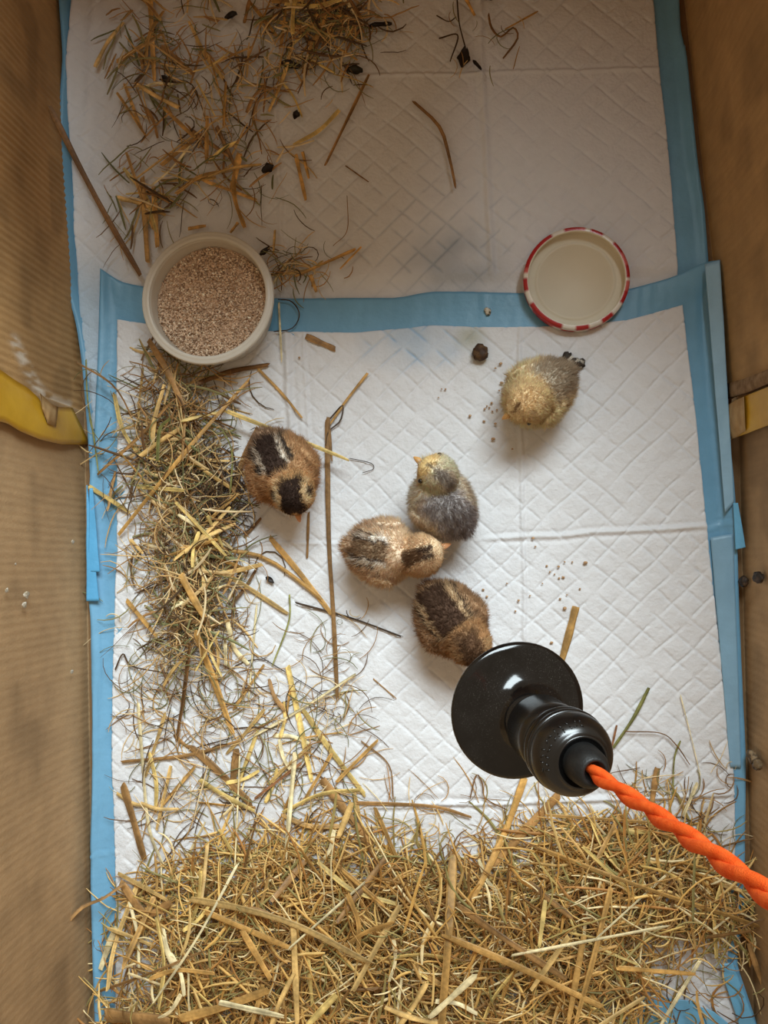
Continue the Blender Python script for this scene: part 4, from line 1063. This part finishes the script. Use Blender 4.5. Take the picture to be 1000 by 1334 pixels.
# (pixels along the stalk, width in px, colour, region or own label, extra height in mm)
ST = [
 ([(296, 536), (372, 566), (451, 598)], 6, 'y', 'long golden straw stalk resting behind the tail of the dark capped chick', 16),
 ([(303, 640), (316, 600), (335, 558)], 9, 'b', 'broad brown straw blade lying beside the dark capped chick', 2),
 ([(158, 692), (240, 590), (323, 496)], 6, 'o', 'long straw stalk slanting across the hay clump toward the feed tub', 12),
 ([(129, 616), (180, 570), (219, 528)], 5, 'b', 'M', 10), ([(100, 472), (150, 505), (181, 564)], 3, 'b', 'thin curved brown stem bridging the blue border and the cardboard', 14),
 ([(237, 548), (294, 535)], 5, 'y', 'M', 10), ([(179, 634), (240, 639)], 6, 'y', 'M', 12), ([(116, 634), (142, 650), (168, 667)], 7, 'y', 'flat yellow straw piece jutting over the blue pad border', 8),
 ([(336, 480), (365, 510), (393, 544)], 4, 'o', 'thin straw stalk between the feed tub and the dark capped chick', 2), ([(258, 499), (300, 484), (350, 475)], 8, 'd', 'M', 3), ([(194, 444), (216, 480), (237, 526)], 9, 'b', 'M', 3),
 ([(399, 438), (437, 455)], 9, 'b', 'short flat brown straw flake alone on the pad near the blue border', 1),
 ([(426, 557), (428, 700), (434, 800), (439, 906)], 7, 'b', 'very long straight straw stalk between two striped chicks', 3), ([(478, 487), (452, 520), (430, 552)], 4, 'o', 'thin straw stalk ending on a long upright stalk near a curled stem', 3),
 ([(428, 545), (432, 600)], 4, 'b', 'S', 5), ([(318, 699), (340, 675)], 5, 'd', 'short dark straw bit below the dark capped chick', 1), ([(402, 668), (400, 726)], 4, 'b', 'short upright straw poking out under the dark capped chick', 1),
 ([(352, 701), (395, 752), (431, 799)], 8, 'o', 'straight broad straw stalk whose end meets the very long stalk', 2), ([(237, 712), (301, 717), (348, 728), (399, 764), (420, 782)], 6, 'o', 'bent straw stalk reaching from the hay clump toward the long stalk', 6),
 ([(290, 745), (330, 770), (374, 799)], 7, 'g', 'M', 4), ([(235, 748), (250, 776), (266, 804)], 11, 'o', 'short wide golden straw piece on top of the hay clump', 12),
 ([(255, 824), (278, 885), (302, 952)], 10, 'o', 'thick golden straw stalk running out of the hay clump onto white pad', 3), ([(247, 838), (240, 900), (230, 964)], 6, 'd', 'dark brown straw stalk beside a thick golden one', 3),
 ([(304, 924), (343, 867)], 4, 'o', 'S', 2), ([(334, 790), (323, 919)], 3, 'p', 'S', 1), ([(296, 809), (305, 844), (323, 865)], 7, 'p', 'pale bent straw leaf lying alone on the white pad', 1), ([(165, 782), (204, 829)], 7, 'o', 'M', 4),
 ([(375, 871), (390, 940), (406, 1018)], 9, 'y', 'thick bright golden straw stalk standing above the deep heap edge', 3), ([(380, 880), (372, 940)], 4, 'o', 'S', 3), ([(293, 833), (294, 867)], 5, 'p', 'S', 1),
 ([(388, 786), (460, 806), (522, 829)], 3, 'k', 'thin dark straw stem pointing at the dark brown chick', 2), ([(233, 671), (301, 714)], 5, 'p', 'M', 13), ([(170, 703), (186, 721)], 5, 'g', 'M', 6), ([(270, 672), (290, 712)], 5, 'y', 'M', 12),
 ([(396, 926), (428, 974), (474, 1034)], 8, 'y', 'jointed yellow straw stalk slanting down into the deep heap', 3), ([(488, 1052), (518, 1120)], 6, 'o', 'S', 8), ([(332, 958), (395, 922), (460, 880)], 4, 'p', 'pale thin straw stalk crossing two golden stalks', 6),
 ([(160, 1022), (174, 1070), (188, 1120)], 11, 'b', 'broad brown straw stub standing by the blue border above the heap', 8), ([(180, 920), (186, 1000), (194, 1080), (212, 1125)], 5, 'p', 'S', 6), ([(260, 1016), (295, 1038), (330, 1056)], 7, 'y', 'bright yellow straw piece on the upper edge of the heap', 10),
 ([(162, 992), (244, 984), (308, 966)], 5, 'b', 'S', 5), ([(308, 976), (302, 1030)], 11, 'b', 'S', 4), ([(248, 972), (290, 1010), (328, 1048)], 11, 'b', 'S', 4), ([(392, 994), (332, 1040)], 4, 'r', 'S', 8), ([(468, 1046), (560, 1050), (612, 1064)], 5, 'b', 'S', 6),
 ([(384, 984), (372, 1116)], 7, 'p', 'S', 8), ([(312, 986), (309, 1060), (306, 1124)], 2.4, 'p', 'S', 10), ([(458, 1046), (440, 1092)], 9, 'g', 'H', 6), ([(420, 1016), (484, 1104)], 13, 'b', 'H', 2), ([(215, 930), (190, 1010)], 5, 'g', 'S', 3), ([(222, 1000), (204, 1080)], 5, 'g', 'S', 5),
 ([(683, 1013), (655, 1090), (612, 1178)], 10, 'o', 'long straw stalk rising out of the heap to the lamp disc edge', 6), ([(728, 1035), (690, 1075), (640, 1130)], 12, 'b', 'broad flat straw stalk leaning out of the heap under the lamp socket', 6),
 ([(856, 1000), (849, 1045)], 9, 'b', 'short upright brown straw stub beside the orange cord', 6), ([(844, 898), (825, 935), (800, 972)], 5, 'v', 'thin greenish straw stalk on white pad beside the lamp socket', 4), ([(908, 1020), (890, 1062)], 5, 'p', 'H', 8), ([(712, 1062), (855, 1072)], 4, 'o', 'H', 12), ([(806, 1064), (775, 1125)], 6, 'o', 'H', 10),
 ([(750, 790), (742, 822), (730, 866)], 11, 'o', 'split golden straw piece poking from behind the lamp disc', 2), ([(803, 945), (797, 972)], 3, 'r', 'S', 3),
 ([(580, 1219), (680, 1262), (782, 1311)], 9, 'o', 'H', 14), ([(590, 1111), (584, 1220), (575, 1334)], 12, 'o', 'broad golden straw stalk lying straight through the middle of the heap', 12), ([(595, 1179), (660, 1225), (735, 1274)], 9, 'b', 'H', 12), ([(687, 1149), (745, 1196)], 8, 'b', 'H', 10),
 ([(795, 1159), (775, 1240), (750, 1332)], 7, 'o', 'H', 14), ([(760, 1221), (740, 1332)], 8, 'o', 'H', 12), ([(710, 1174), (702, 1234)], 6, 'y', 'H', 12), ([(670, 1244), (770, 1225), (870, 1206)], 4, 'p', 'H', 15), ([(700, 1104), (820, 1150), (990, 1207)], 6, 'o', 'H', 14),
 ([(805, 1261), (905, 1269)], 6, 'o', 'H', 14), ([(912, 1251), (860, 1336)], 5, 'p', 'H', 14), ([(740, 1221), (692, 1289)], 7, 'g', 'H', 14), ([(975, 1229), (985, 1260), (996, 1290)], 7, 'b', 'H', 6), ([(920, 1221), (984, 1212)], 5, 'b', 'H', 12), ([(877, 1131), (775, 1224)], 2.5, 'p', 'H', 16),
 ([(251, 1172), (320, 1185), (392, 1208), (480, 1254)], 9, 'g', 'H', 16), ([(266, 1187), (378, 1235)], 8, 'o', 'H', 16), ([(382, 1208), (387, 1331)], 9, 'g', 'H', 12), ([(154, 1138), (217, 1172)], 7, 'g', 'H', 10), ([(315, 1212), (352, 1275)], 9, 'o', 'H', 14), ([(210, 1208), (216, 1235), (230, 1264)], 10, 'p', 'H', 12),
 ([(235, 1327), (290, 1312), (347, 1291)], 12, 'o', 'H', 14), ([(137, 1322), (221, 1331)], 18, 'b', 'very wide flat brown straw flake lying at the heap corner by the blue border', 12), ([(286, 1306), (368, 1324)], 8, 'p', 'H', 16), ([(438, 1296), (400, 1336)], 9, 'y', 'H', 16), ([(473, 1151), (377, 1235)], 3.5, 'p', 'H', 18),
 ([(128, 1292), (190, 1270), (263, 1240)], 4, 'b', 'H', 14), ([(195, 1275), (230, 1264), (277, 1268)], 6, 'o', 'H', 14), ([(308, 1128), (258, 1220), (200, 1306)], 3.5, 'p', 'H', 18), ([(270, 1100), (263, 1170)], 6, 'g', 'H', 12), ([(403, 1114), (354, 1173)], 9, 'b', 'H', 12),
 ([(151, 1208), (140, 1235), (131, 1262)], 9, 'p', 'H', 8), ([(84, 1206), (107, 1182), (135, 1170), (160, 1152)], 5, 'b', 'curled brown straw leaf sticking out against the bare cardboard', 34),
 ([(158, 1150), (190, 1190), (222, 1176)], 12, 'b', 'H', 6), ([(180, 1150), (150, 1230), (140, 1290)], 7, 'g', 'H', 8),
 ([(200, 1170), (160, 1260)], 8, 'o', 'H', 10), ([(430, 1120), (500, 1180)], 7, 'o', 'H', 12), ([(500, 1120), (440, 1200)], 8, 'b', 'H', 12), ([(520, 1180), (460, 1290)], 8, 'g', 'H', 14), ([(620, 1270), (560, 1325)], 8, 'p', 'H', 14),
 ([(66, 142), (100, 210), (140, 285), (184, 360)], 9, 'd', 'long dark straw stalk leaning from the feed tub against the cardboard', 18), ([(195, -10), (198, 50), (201, 104)], 8, 'b', 'T', 2), ([(152, 80), (212, 43)], 7, 'o', 'T', 4), ([(434, -5), (418, 35), (400, 70)], 7, 'o', 'T', 4),
 ([(480, 98), (455, 150), (425, 212)], 5, 'b', 'long pointed straw stalk alone on the shaded pad', 2), ([(312, 200), (302, 247)], 10, 'b', 'T', 3), ([(265, 235), (335, 261)], 5, 'b', 'T', 3), ([(385, 202), (398, 260)], 6, 'b', 'T', 1), ([(394, 198), (402, 232)], 5, 'b', 'T', 1), ([(162, 110), (185, 170)], 5, 'b', 'T', 2),
 ([(185, 230), (192, 340)], 9, 'b', 'T', 3), ([(200, 245), (205, 322)], 8, 'b', 'T', 4), ([(178, 232), (250, 178), (295, 148)], 3.5, 'g', 'T', 6), ([(210, 215), (255, 180)], 7, 'b', 'T', 5), ([(282, 165), (305, 215)], 7, 'd', 'T', 3), ([(250, 170), (300, 205)], 6, 'd', 'T', 3),
 ([(538, 132), (572, 165), (585, 205), (593, 243)], 5, 'b', 'bent brown straw lying alone in the middle of the shaded pad', 1), ([(700, 15), (658, 38)], 3, 'b', 'T', 1), ([(605, -5), (618, 20)], 5, 'b', 'T', 2), ([(462, 325), (420, 344), (385, 360)], 5, 'b', 'W', 4), ([(470, 322), (443, 350)], 3, 'b', 'W', 3),
 ([(363, 395), (367, 470)], 3, 'p', 'W', 5), ([(358, 300), (356, 330)], 4, 'g', 'W', 2), ([(340, 360), (400, 352), (420, 340)], 4, 'g', 'W', 4), ([(404, 358), (412, 380)], 6, 'o', 'W', 3), ([(375, 340), (352, 375)], 4, 'p', 'W', 3), ([(310, 290), (300, 303)], 5, 'b', 'T', 3), ([(245, 298), (268, 294)], 6, 'b', 'T', 4),
 ([(165, 200), (182, 250), (200, 300)], 5, 'b', 'T', 4), ([(180, 60), (186, 90)], 5, 'd', 'T', 2), ([(325, 0), (318, 30)], 6, 'd', 'T', 2), ([(366, 60), (372, 10)], 5, 'b', 'T', 3), ([(410, 20), (470, 22)], 5, 'b', 'T', 4), ([(405, 78), (436, 95)], 4, 'y', 'T', 3), ([(436, 60), (465, 78)], 4, 'b', 'T', 2),
 ([(262, 65), (248, 110)], 4, 'd', 'T', 2), ([(272, 85), (330, 60)], 4, 'b', 'T', 2), ([(210, 60), (250, 95)], 8, 'd', 'T', 3),
]
KPX = H / FPX
n_straw = 0
CW = {'g': 'golden', 'y': 'yellow', 'p': 'pale', 'b': 'brown', 'd': 'dark brown', 'r': 'reddish', 'k': 'blackish', 'o': 'amber', 'v': 'greenish'}
def look_label(lab, ck, w, length, px, py):
    size = ('short ' if length < 0.045 else 'long ' if length > 0.085 else '') + ('broad ' if w > 0.0062 else 'thin ' if w < 0.0036 else '')
    if lab == 'H':
        wh = ('in the deep heap beside the blue pad border' if px < 330 else 'in the middle of the deep heap' if px < 620 else
              'in the deep heap under the lamp socket' if px < 860 else 'in the deep heap beneath the orange cord')
    elif lab == 'M':
        wh = 'in the hay clump touching the feed tub' if py < 560 else 'in the hay clump beside the dark capped chick' if py < 700 else 'in the hay clump tail near the long straight stalk'
    elif lab == 'S': wh = 'on white pad between the hay clump and deep heap'
    elif lab == 'T': wh = 'on the shaded pad beside the cardboard' if px < 230 else 'in the scattered litter on the shaded pad' if py < 130 else 'on the shaded pad just beyond the feed tub'
    else: wh = 'beside the feed tub on the blue pad border'
    return f"{size}{CW[ck]} straw stalk {wh}"
def put_straw(pxs, w, ck, lab, ex, seed):
    global n_straw
    pts = []
    for k, (px, py) in enumerate(pxs):
        zz = hay_z(px, py) + (ex * 0.001 * (0.75 if lab == 'H' else 0.45))
        # clear of the chick's rump, the tub and the wall where a stalk leans on them
        if isinstance(lab, str) and 'behind the tail' in lab: zz = 0.030
        if 'leaning from the feed tub' in lab: zz = 0.035 - 0.020 * k / (len(pxs) - 1)
        if 'against the bare cardboard' in lab: zz = 0.046 - 0.008 * k
        if 'bridging' in lab: zz = (0.034, 0.028, 0.020)[k]
        pts.append(P(px, py, zz))
    c = pts[len(pts) // 2].copy()
    jf = random.uniform(0.9, 1.06)
    me = straw_mesh('straw_stalk', [p - c for p in pts], w * KPX * 0.92, tuple(min(255, v * jf) for v in STRAW[ck]), seed)
    o = link('straw_stalk', me, M['straw'], None, c)
    if lab in LAB: tag(o, look_label(lab, ck, w * KPX, (pts[-1] - pts[0]).length, *pxs[len(pxs) // 2]), 'straw', LAB[lab][1])
    else: tag(o, lab, 'straw')
    n_straw += 1
for k, (pxs, w, ck, lab, ex) in enumerate(ST):
    if lab in ('T', 'W'): ck = {'b': 'o', 'd': 'b'}.get(ck, ck)
    put_straw(pxs, w, ck, lab, ex, k + 1)

# further stalks: a few shapes, copied
variants = []
for k in range(18):
    L_ = random.uniform(0.03, 0.085)
    b = random.uniform(-0.10, 0.10) * L_
    ck = random.choice('ggyyopbbog')
    pts = [Vector((-L_ / 2, 0, 0)), Vector((0, b, random.uniform(-0.001, 0.002))), Vector((L_ / 2, 0, 0))]
    w_ = random.uniform(0.0018, 0.0052)
    me = straw_mesh('straw_stalk', pts, w_, STRAW[ck], 300 + k)
    me.materials.append(M['straw'])
    variants.append((me, ck, w_, L_))
def scatter(count, where, lab, pool, zlo, zhi, tilt=0.12):
    for _ in range(count):
        px, py = where()
        me, ck, w_, L_ = random.choice(pool)
        hz_ = hay_z(px, py)
        o = bpy.data.objects.new('straw_stalk', me); COL.objects.link(o)
        z = hz_ + random.uniform(zlo, zhi) if hz_ > 0.02 else hz_ + random.uniform(0, 0.004)
        o.location = P(px, py, z)
        o.rotation_euler = (random.uniform(-0.6, 0.6), random.gauss(0, tilt) if hz_ > 0.02 else random.gauss(0, 0.02), random.uniform(0, math.pi * 2))
        tag(o, look_label(lab, ck, w_, L_, px, py), 'straw', LAB[lab][1])
def in_heap():
    while True:
        px, py = random.uniform(160, 945), random.uniform(1090, 1330)
        if py > heap_top(px) + 15 and not (px > 850 and py > 1230): return px, py
def on_spine(s):
    def f():
        y = random.uniform(480, 850); x = np.interp(y, [p[1] for p in SP], [p[0] for p in SP])
        return x + random.gauss(0, s), y + random.gauss(0, s)
    return f
TP = [(200, 90), (260, 160), (300, 215), (340, 110), (400, 45), (430, 20), (190, 260), (220, 40)]
def top_left():
    while True:
        c = random.choice(TP); px, py = c[0] + random.gauss(0, 38), c[1] + random.gauss(0, 36)
        if 135 < px < 500 and -60 < py < 330 and math.hypot(px - 270, py - 388) > 110: return px, py
def mid_low():
    return random.uniform(170, 470), random.uniform(900, 1080)
scatter(72, in_heap, 'H', variants, -0.010, 0.010)
scatter(26, on_spine(34), 'M', variants, -0.008, 0.006)
scatter(44, top_left, 'T', variants, 0, 0.004, 0.03)
scatter(22, mid_low, 'S', variants, 0, 0.005, 0.05)

# fine hay: blades nobody could count, one mesh
class Hay:
    def __init__(s): s.V = []; s.Q = []; s.T = []; s.C = []; s.n = 0
    def blade(s, p, length, yaw, pitch, curl, r, color, segs=6, wob=0.0):
        seg = length / segs
        pts = [np.array(p, float)]
        a = yaw; b = pitch; ang = [a]
        for _ in range(segs):
            d = np.array((math.cos(a) * math.cos(b), math.sin(a) * math.cos(b), math.sin(b)))
            q = pts[-1] + d * seg
            if q[2] < 0.0084: q[2] = 0.0084 + random.uniform(0, 0.0012); b = abs(b) * 0.3
            pts.append(q); ang.append(a)
            a += curl + random.gauss(0, wob); b += random.gauss(-0.03, 0.10)
        v = []
        for k, q in enumerate(pts):
            t = k / segs
            rr = r * (1 - 0.45 * abs(2 * t - 0.8) ** 2 * 0.6)
            if k in (0, segs): rr *= 0.75
            sx, sy = -math.sin(ang[k]), math.cos(ang[k])
            v.append(q + np.array((sx * rr, sy * rr, 0))); v.append(q + np.array((-sx * rr, -sy * rr, 0.0))); v.append(q + np.array((0, 0, min(rr * 0.8, 0.0008))))
        o = s.n
        for k in range(segs):
            for j in range(3):
                j2 = (j + 1) % 3
                s.Q.append((o + 3 * k + j, o + 3 * k + j2, o + 3 * k + 3 + j2, o + 3 * k + 3 + j))
        s.V.extend(v); s.n += len(v)
        s.C.extend([color] * len(v))
hay = Hay()
PAL_H = [lin(c) for c in [(232, 194, 124), (214, 168, 94), (192, 144, 76), (242, 220, 168), (164, 122, 66), (168, 148, 90), (130, 96, 56), (206, 164, 100), (228, 186, 110), (148, 136, 84), (178, 126, 68)]]
PAL_M = [lin(c) for c in [(218, 184, 128), (178, 138, 88), (146, 138, 94), (120, 120, 80), (112, 84, 56), (232, 208, 164), (156, 116, 72), (88, 68, 48), (202, 164, 108)]]
PAL_T = PAL_M
def hay_put(n, where, pal, lmin, lmax, r0, r1, zf, curl=0.18, pit=0.12, wob=0.05):
    for _ in range(n):
        px, py = where()
        h = hay_z(px, py)
        z = zf(h)
        c = random.choice(pal); j = random.uniform(0.8, 1.15)
        hay.blade(P(px, py, z), random.uniform(lmin, lmax), random.uniform(0, 6.283), random.gauss(0, pit), random.gauss(0, curl), random.uniform(r0, r1), tuple(v * j for v in c), wob=wob)
def heap_any():
    while True:
        px, py = random.uniform(140, 985), random.uniform(1060, 1400)
        if py > heap_top(px) + random.gauss(4, 14):
            if px > 838 and py > 1222 and random.random() < 0.95: continue
            if px < 215 and 1200 < py < 1300 and random.random() < 0.75: continue
            return px, py
inz = lambda h: random.uniform(0.0088, max(0.0085, h + 0.003))
onz = lambda h: 0.0088 + random.uniform(0, 0.004)
hay_put(4600, heap_any, PAL_H, 0.014, 0.055, 0.0003, 0.0009, inz, 0.22)
hay_put(1700, heap_any, PAL_H, 0.015, 0.075, 0.0006, 0.0015, inz, 0.07)
hay_put(2600, heap_any, PAL_H, 0.014, 0.04, 0.0006, 0.0012, lambda h: random.uniform(0.0088, 0.0088 + 0.4 * (h - 0.007)), 0.2)
hay_put(950, on_spine(24), PAL_M, 0.018, 0.060, 0.0003, 0.0008, inz, 0.25)
hay_put(160, on_spine(30), PAL_M, 0.02, 0.06, 0.0009, 0.0018, inz, 0.06)
hay_put(330, on_spine(44), PAL_M, 0.020, 0.060, 0.0003, 0.0007, inz, 0.25)
hay_put(260, lambda: (random.gauss(290, 18), random.gauss(645, 24)), [lin((56, 42, 32)), lin((84, 62, 44)), lin((110, 84, 58))], 0.012, 0.040, 0.0003, 0.0006, inz, 0.4)
hay_put(300, mid_low, PAL_M, 0.02, 0.055, 0.0003, 0.0007, onz, 0.2)
hay_put(150, lambda: (random.uniform(160, 330), random.uniform(800, 960)), PAL_M, 0.02, 0.05, 0.0003, 0.0006, onz, 0.3)
hay_put(60, lambda: (random.uniform(380, 470), random.uniform(790, 960)), PAL_M, 0.015, 0.045, 0.0003, 0.0005, onz, 0.35)
hay_put(420, top_left, PAL_T, 0.012, 0.045, 0.0003, 0.0007, onz, 0.2)
hay_put(230, top_left, PAL_T, 0.012, 0.050, 0.0007, 0.0014, onz, 0.05)
hay_put(70, lambda: (random.gauss(425, 40), random.gauss(22, 24)), PAL_T, 0.015, 0.05, 0.0007, 0.0015, onz, 0.06)
hay_put(110, lambda: (random.gauss(425, 45), random.gauss(30, 28)), PAL_T, 0.012, 0.04, 0.0004, 0.0010, onz, 0.3)
hay_put(75, lambda: (random.gauss(385, 20), random.gauss(345, 16)), PAL_T, 0.012, 0.035, 0.0003, 0.0008, onz, 0.22)
hay_put(16, lambda: (random.gauss(620, 40), random.gauss(40, 28)), PAL_T, 0.012, 0.03, 0.0003, 0.0006, onz, 0.2)
hay_put(90, lambda: (random.uniform(500, 720), random.uniform(1040, 1120)), PAL_H, 0.02, 0.05, 0.0003, 0.0006, onz, 0.25)
hay_put(80, lambda: (random.uniform(830, 960), random.uniform(1000, 1130)), PAL_M, 0.02, 0.05, 0.0003, 0.0006, onz, 0.3)
hay_put(45, lambda: (random.uniform(850, 975), random.uniform(1200, 1334)), PAL_M, 0.02, 0.06, 0.0003, 0.0008, lambda h: random.uniform(0.012, 0.03), 0.3)
hay_put(14, lambda: (random.uniform(112, 150), random.uniform(470, 640)), PAL_M, 0.02, 0.05, 0.0003, 0.0006, lambda h: random.uniform(0.02, 0.03), 0.2)
hm = np_mesh('loose_hay', np.array(hay.V), hay.Q, None, np.array(hay.C), smooth=False)
ho = link('loose_hay', hm, M['hay'])
tag(ho, 'fine dry hay blades heaped at the box end and strewn along one edge', 'hay', None, 'stuff')

# single stems and blades that stand out
GB = [([(430, 545), (446, 528), (443, 548), (428, 562), (424, 580)], 2.2, 'k', 'thin dark curled stem looped near the long straw stalk', 3),
      ([(455, 597), (470, 600), (484, 604), (486, 611), (472, 616)], 1.2, 'k', 'hair thin dark stem hooked at the golden stalk end', 1),
      ([(363, 390), (380, 393), (390, 410), (380, 428), (356, 432)], 1.8, 'k', 'dark curved stem looping over the blue border by the tub', 2),
      ([(886, 965), (878, 990), (876, 1045)], 2.4, 'v', 'slender green grass stalk with tufted tip near the orange cord', 4),
      ([(886, 905), (900, 960), (912, 1010)], 1.2, 'p', 'hair thin pale stem upright on the pad by the blue edge', 2),
      ([(815, 953), (860, 955), (880, 970), (898, 996)], 1.6, 'd', 'thin arched brown stem beside the green grass stalk', 6),
      ([(377, 775), (376, 810), (355, 866)], 2.6, 'v', 'curved green grass blade on white pad beside the hay clump', 2),
      ([(150, 872), (160, 852), (172, 868), (218, 877)], 2.4, 'k', 'dark green curled grass blade by the blue pad edge', 2),
      ([(612, 1040), (620, 1010), (628, 1020), (632, 1040), (660, 1055)], 2.0, 'd', 'curled dark stem looping on white pad under the lamp', 3),
      ([(595, -5), (598, 30), (606, 62)], 2.2, 'k', 'thin dark stem holding a black withered leaf', 1),
      ([(636, 18), (640, 36), (652, 48), (668, 36), (674, 50), (655, 76)], 3.0, 'd', 'heart shaped bent brown stem on the shaded pad', 1),
      ([(568, 20), (584, 28), (594, 22)], 1.8, 'k', 'short kinked dark stem on the shaded pad beside a withered leaf', 1),
      ([(572, 50), (596, 46), (586, 80)], 2.4, 'k', 'angled dark stem next to the black withered leaf', 1),
      ([(450, 216), (480, 237)], 2.0, 'd', 'single short dark stem lying alone on the shaded pad', 0),
      ([(452, 256), (452, 300), (434, 320)], 1.2, 'b', 'hair thin bent stem on the shaded pad near the tub', 0),
      ([(330, 850), (420, 905)], 1.4, 'k', 'straight hair thin dark stem lying across pale straw', 2),
      ([(470, 965), (506, 996), (512, 1040)], 2.0, 'b', 'thin brown bent stem alone below the chicks', 1),
      ([(486, 884), (516, 910)], 1.6, 'b', 'tiny straight brown stem alone on the pad', 0),
      ([(930, 1210), (960, 1190), (985, 1200)], 2.6, 'p', 'pale curled stem crossing toward the cardboard under the orange cord', 10),
      ([(112, 470), (114, 520), (122, 570), (128, 615)], 2.6, 'v', 'green grey stem standing along the blue edge by the tape', 14),
      ([(205, 600), (208, 560), (222, 545)], 5, 'v', 'broad green grass blade in the hay clump', 18),
      ([(300, 640), (302, 590), (290, 560)], 2.5, 'v', 'narrow green grass blade arching in the hay clump', 14)]
for k, (pxs, w, ck, lab, ex) in enumerate(GB):
    pts = [P(px, py, hay_z(px, py) + ex * 0.0006) for px, py in pxs]
    c = pts[len(pts) // 2].copy()
    me = straw_mesh('dry_stem', [p - c for p in pts], w * KPX, STRAW[ck], 700 + k, sides=5, flat=0.7, segs=16)
    o = link('dry_stem', me, M['straw'], None, c)
    tag(o, lab, 'stem')

# withered leaf scraps
def leaf(px, py, l, w, yaw, label, seed, c=(44, 34, 28)):
    nu, nv = 9, 5
    S = np.zeros((nv, nu, 3))
    for i in range(nu):
        t = i / (nu - 1)
        hw_ = w * math.sin(math.pi * (0.08 + 0.84 * t)) * (0.7 + 0.6 * float(vnoise(np.array(t * 5.0), np.array(seed * 1.7), 5)))
        for j in range(nv):
            s = j / (nv - 1) * 2 - 1
            S[j, i] = ((t - 0.5) * l, s * hw_ / 2, 0.0015 + 0.0025 * s * s + 0.003 * float(vnoise(np.array(t * 4), np.array(s * 2 + seed), 6)))
    Vt = S.reshape(-1, 3); n = len(Vt)
    Qd = grid_quads(nu, nv); idx = np.arange(n).reshape(nv, nu); rim = []
    for loop in (idx[0], idx[-1], idx[:, 0], idx[:, -1]):
        for k in range(len(loop) - 1): rim.append((loop[k], loop[k + 1], loop[k + 1] + n, loop[k] + n))
    V2 = np.vstack([Vt, Vt - np.array((0, 0, 0.0004))])
    me = np_mesh('withered_leaf', V2, np.vstack([Qd, Qd[:, ::-1] + n, rim]), None, np.tile(np.array(lin(c)), (2 * n, 1)))
    o = link('withered_leaf', me, M['straw'], None, P(px, py, 0.0068))
    o.rotation_euler[2] = math.radians(yaw)
    tag(o, label, 'leaf')
leaf(604, 78, 0.021, 0.012, 80, 'black withered leaf hanging on a thin stem on the shaded pad', 1)
leaf(621, 88, 0.014, 0.004, -50, 'narrow black leaf scrap touching a larger withered leaf', 2)
leaf(640, 0, 0.012, 0.008, 10, 'small black leaf scrap at the box end beside a bent stem', 3)
leaf(381, 88, 0.024, 0.008, -15, 'dark curled leaf scrap among scattered straw on the shaded pad', 4)
leaf(462, 95, 0.018, 0.009, -10, 'dark green leaf scrap at the edge of the scattered straw', 5, (48, 44, 32))
leaf(350, 222, 0.014, 0.010, 30, 'dark cupped leaf scrap on the pad beyond the feed tub', 6)
leaf(496, 36, 0.024, 0.006, 5, 'narrow dark leaf scrap on the shaded pad between straw and stem', 7)
leaf(219, 108, 0.014, 0.008, -30, 'small dark leaf scrap beside the thick brown stalk in the shade', 8)
leaf(302, 24, 0.014, 0.009, 20, 'star shaped dark leaf scrap in the shaded straw', 9)
leaf(387, 153, 0.009, 0.007, 60, 'tiny dark leaf scrap alone in the thin shaded straw', 10)
leaf(345, 330, 0.016, 0.006, 40, 'dark twisted leaf scrap against the feed tub rim', 11)
leaf(353, 755, 0.010, 0.005, -40, 'small dark leaf scrap between straw stalks beside the hay clump', 12)
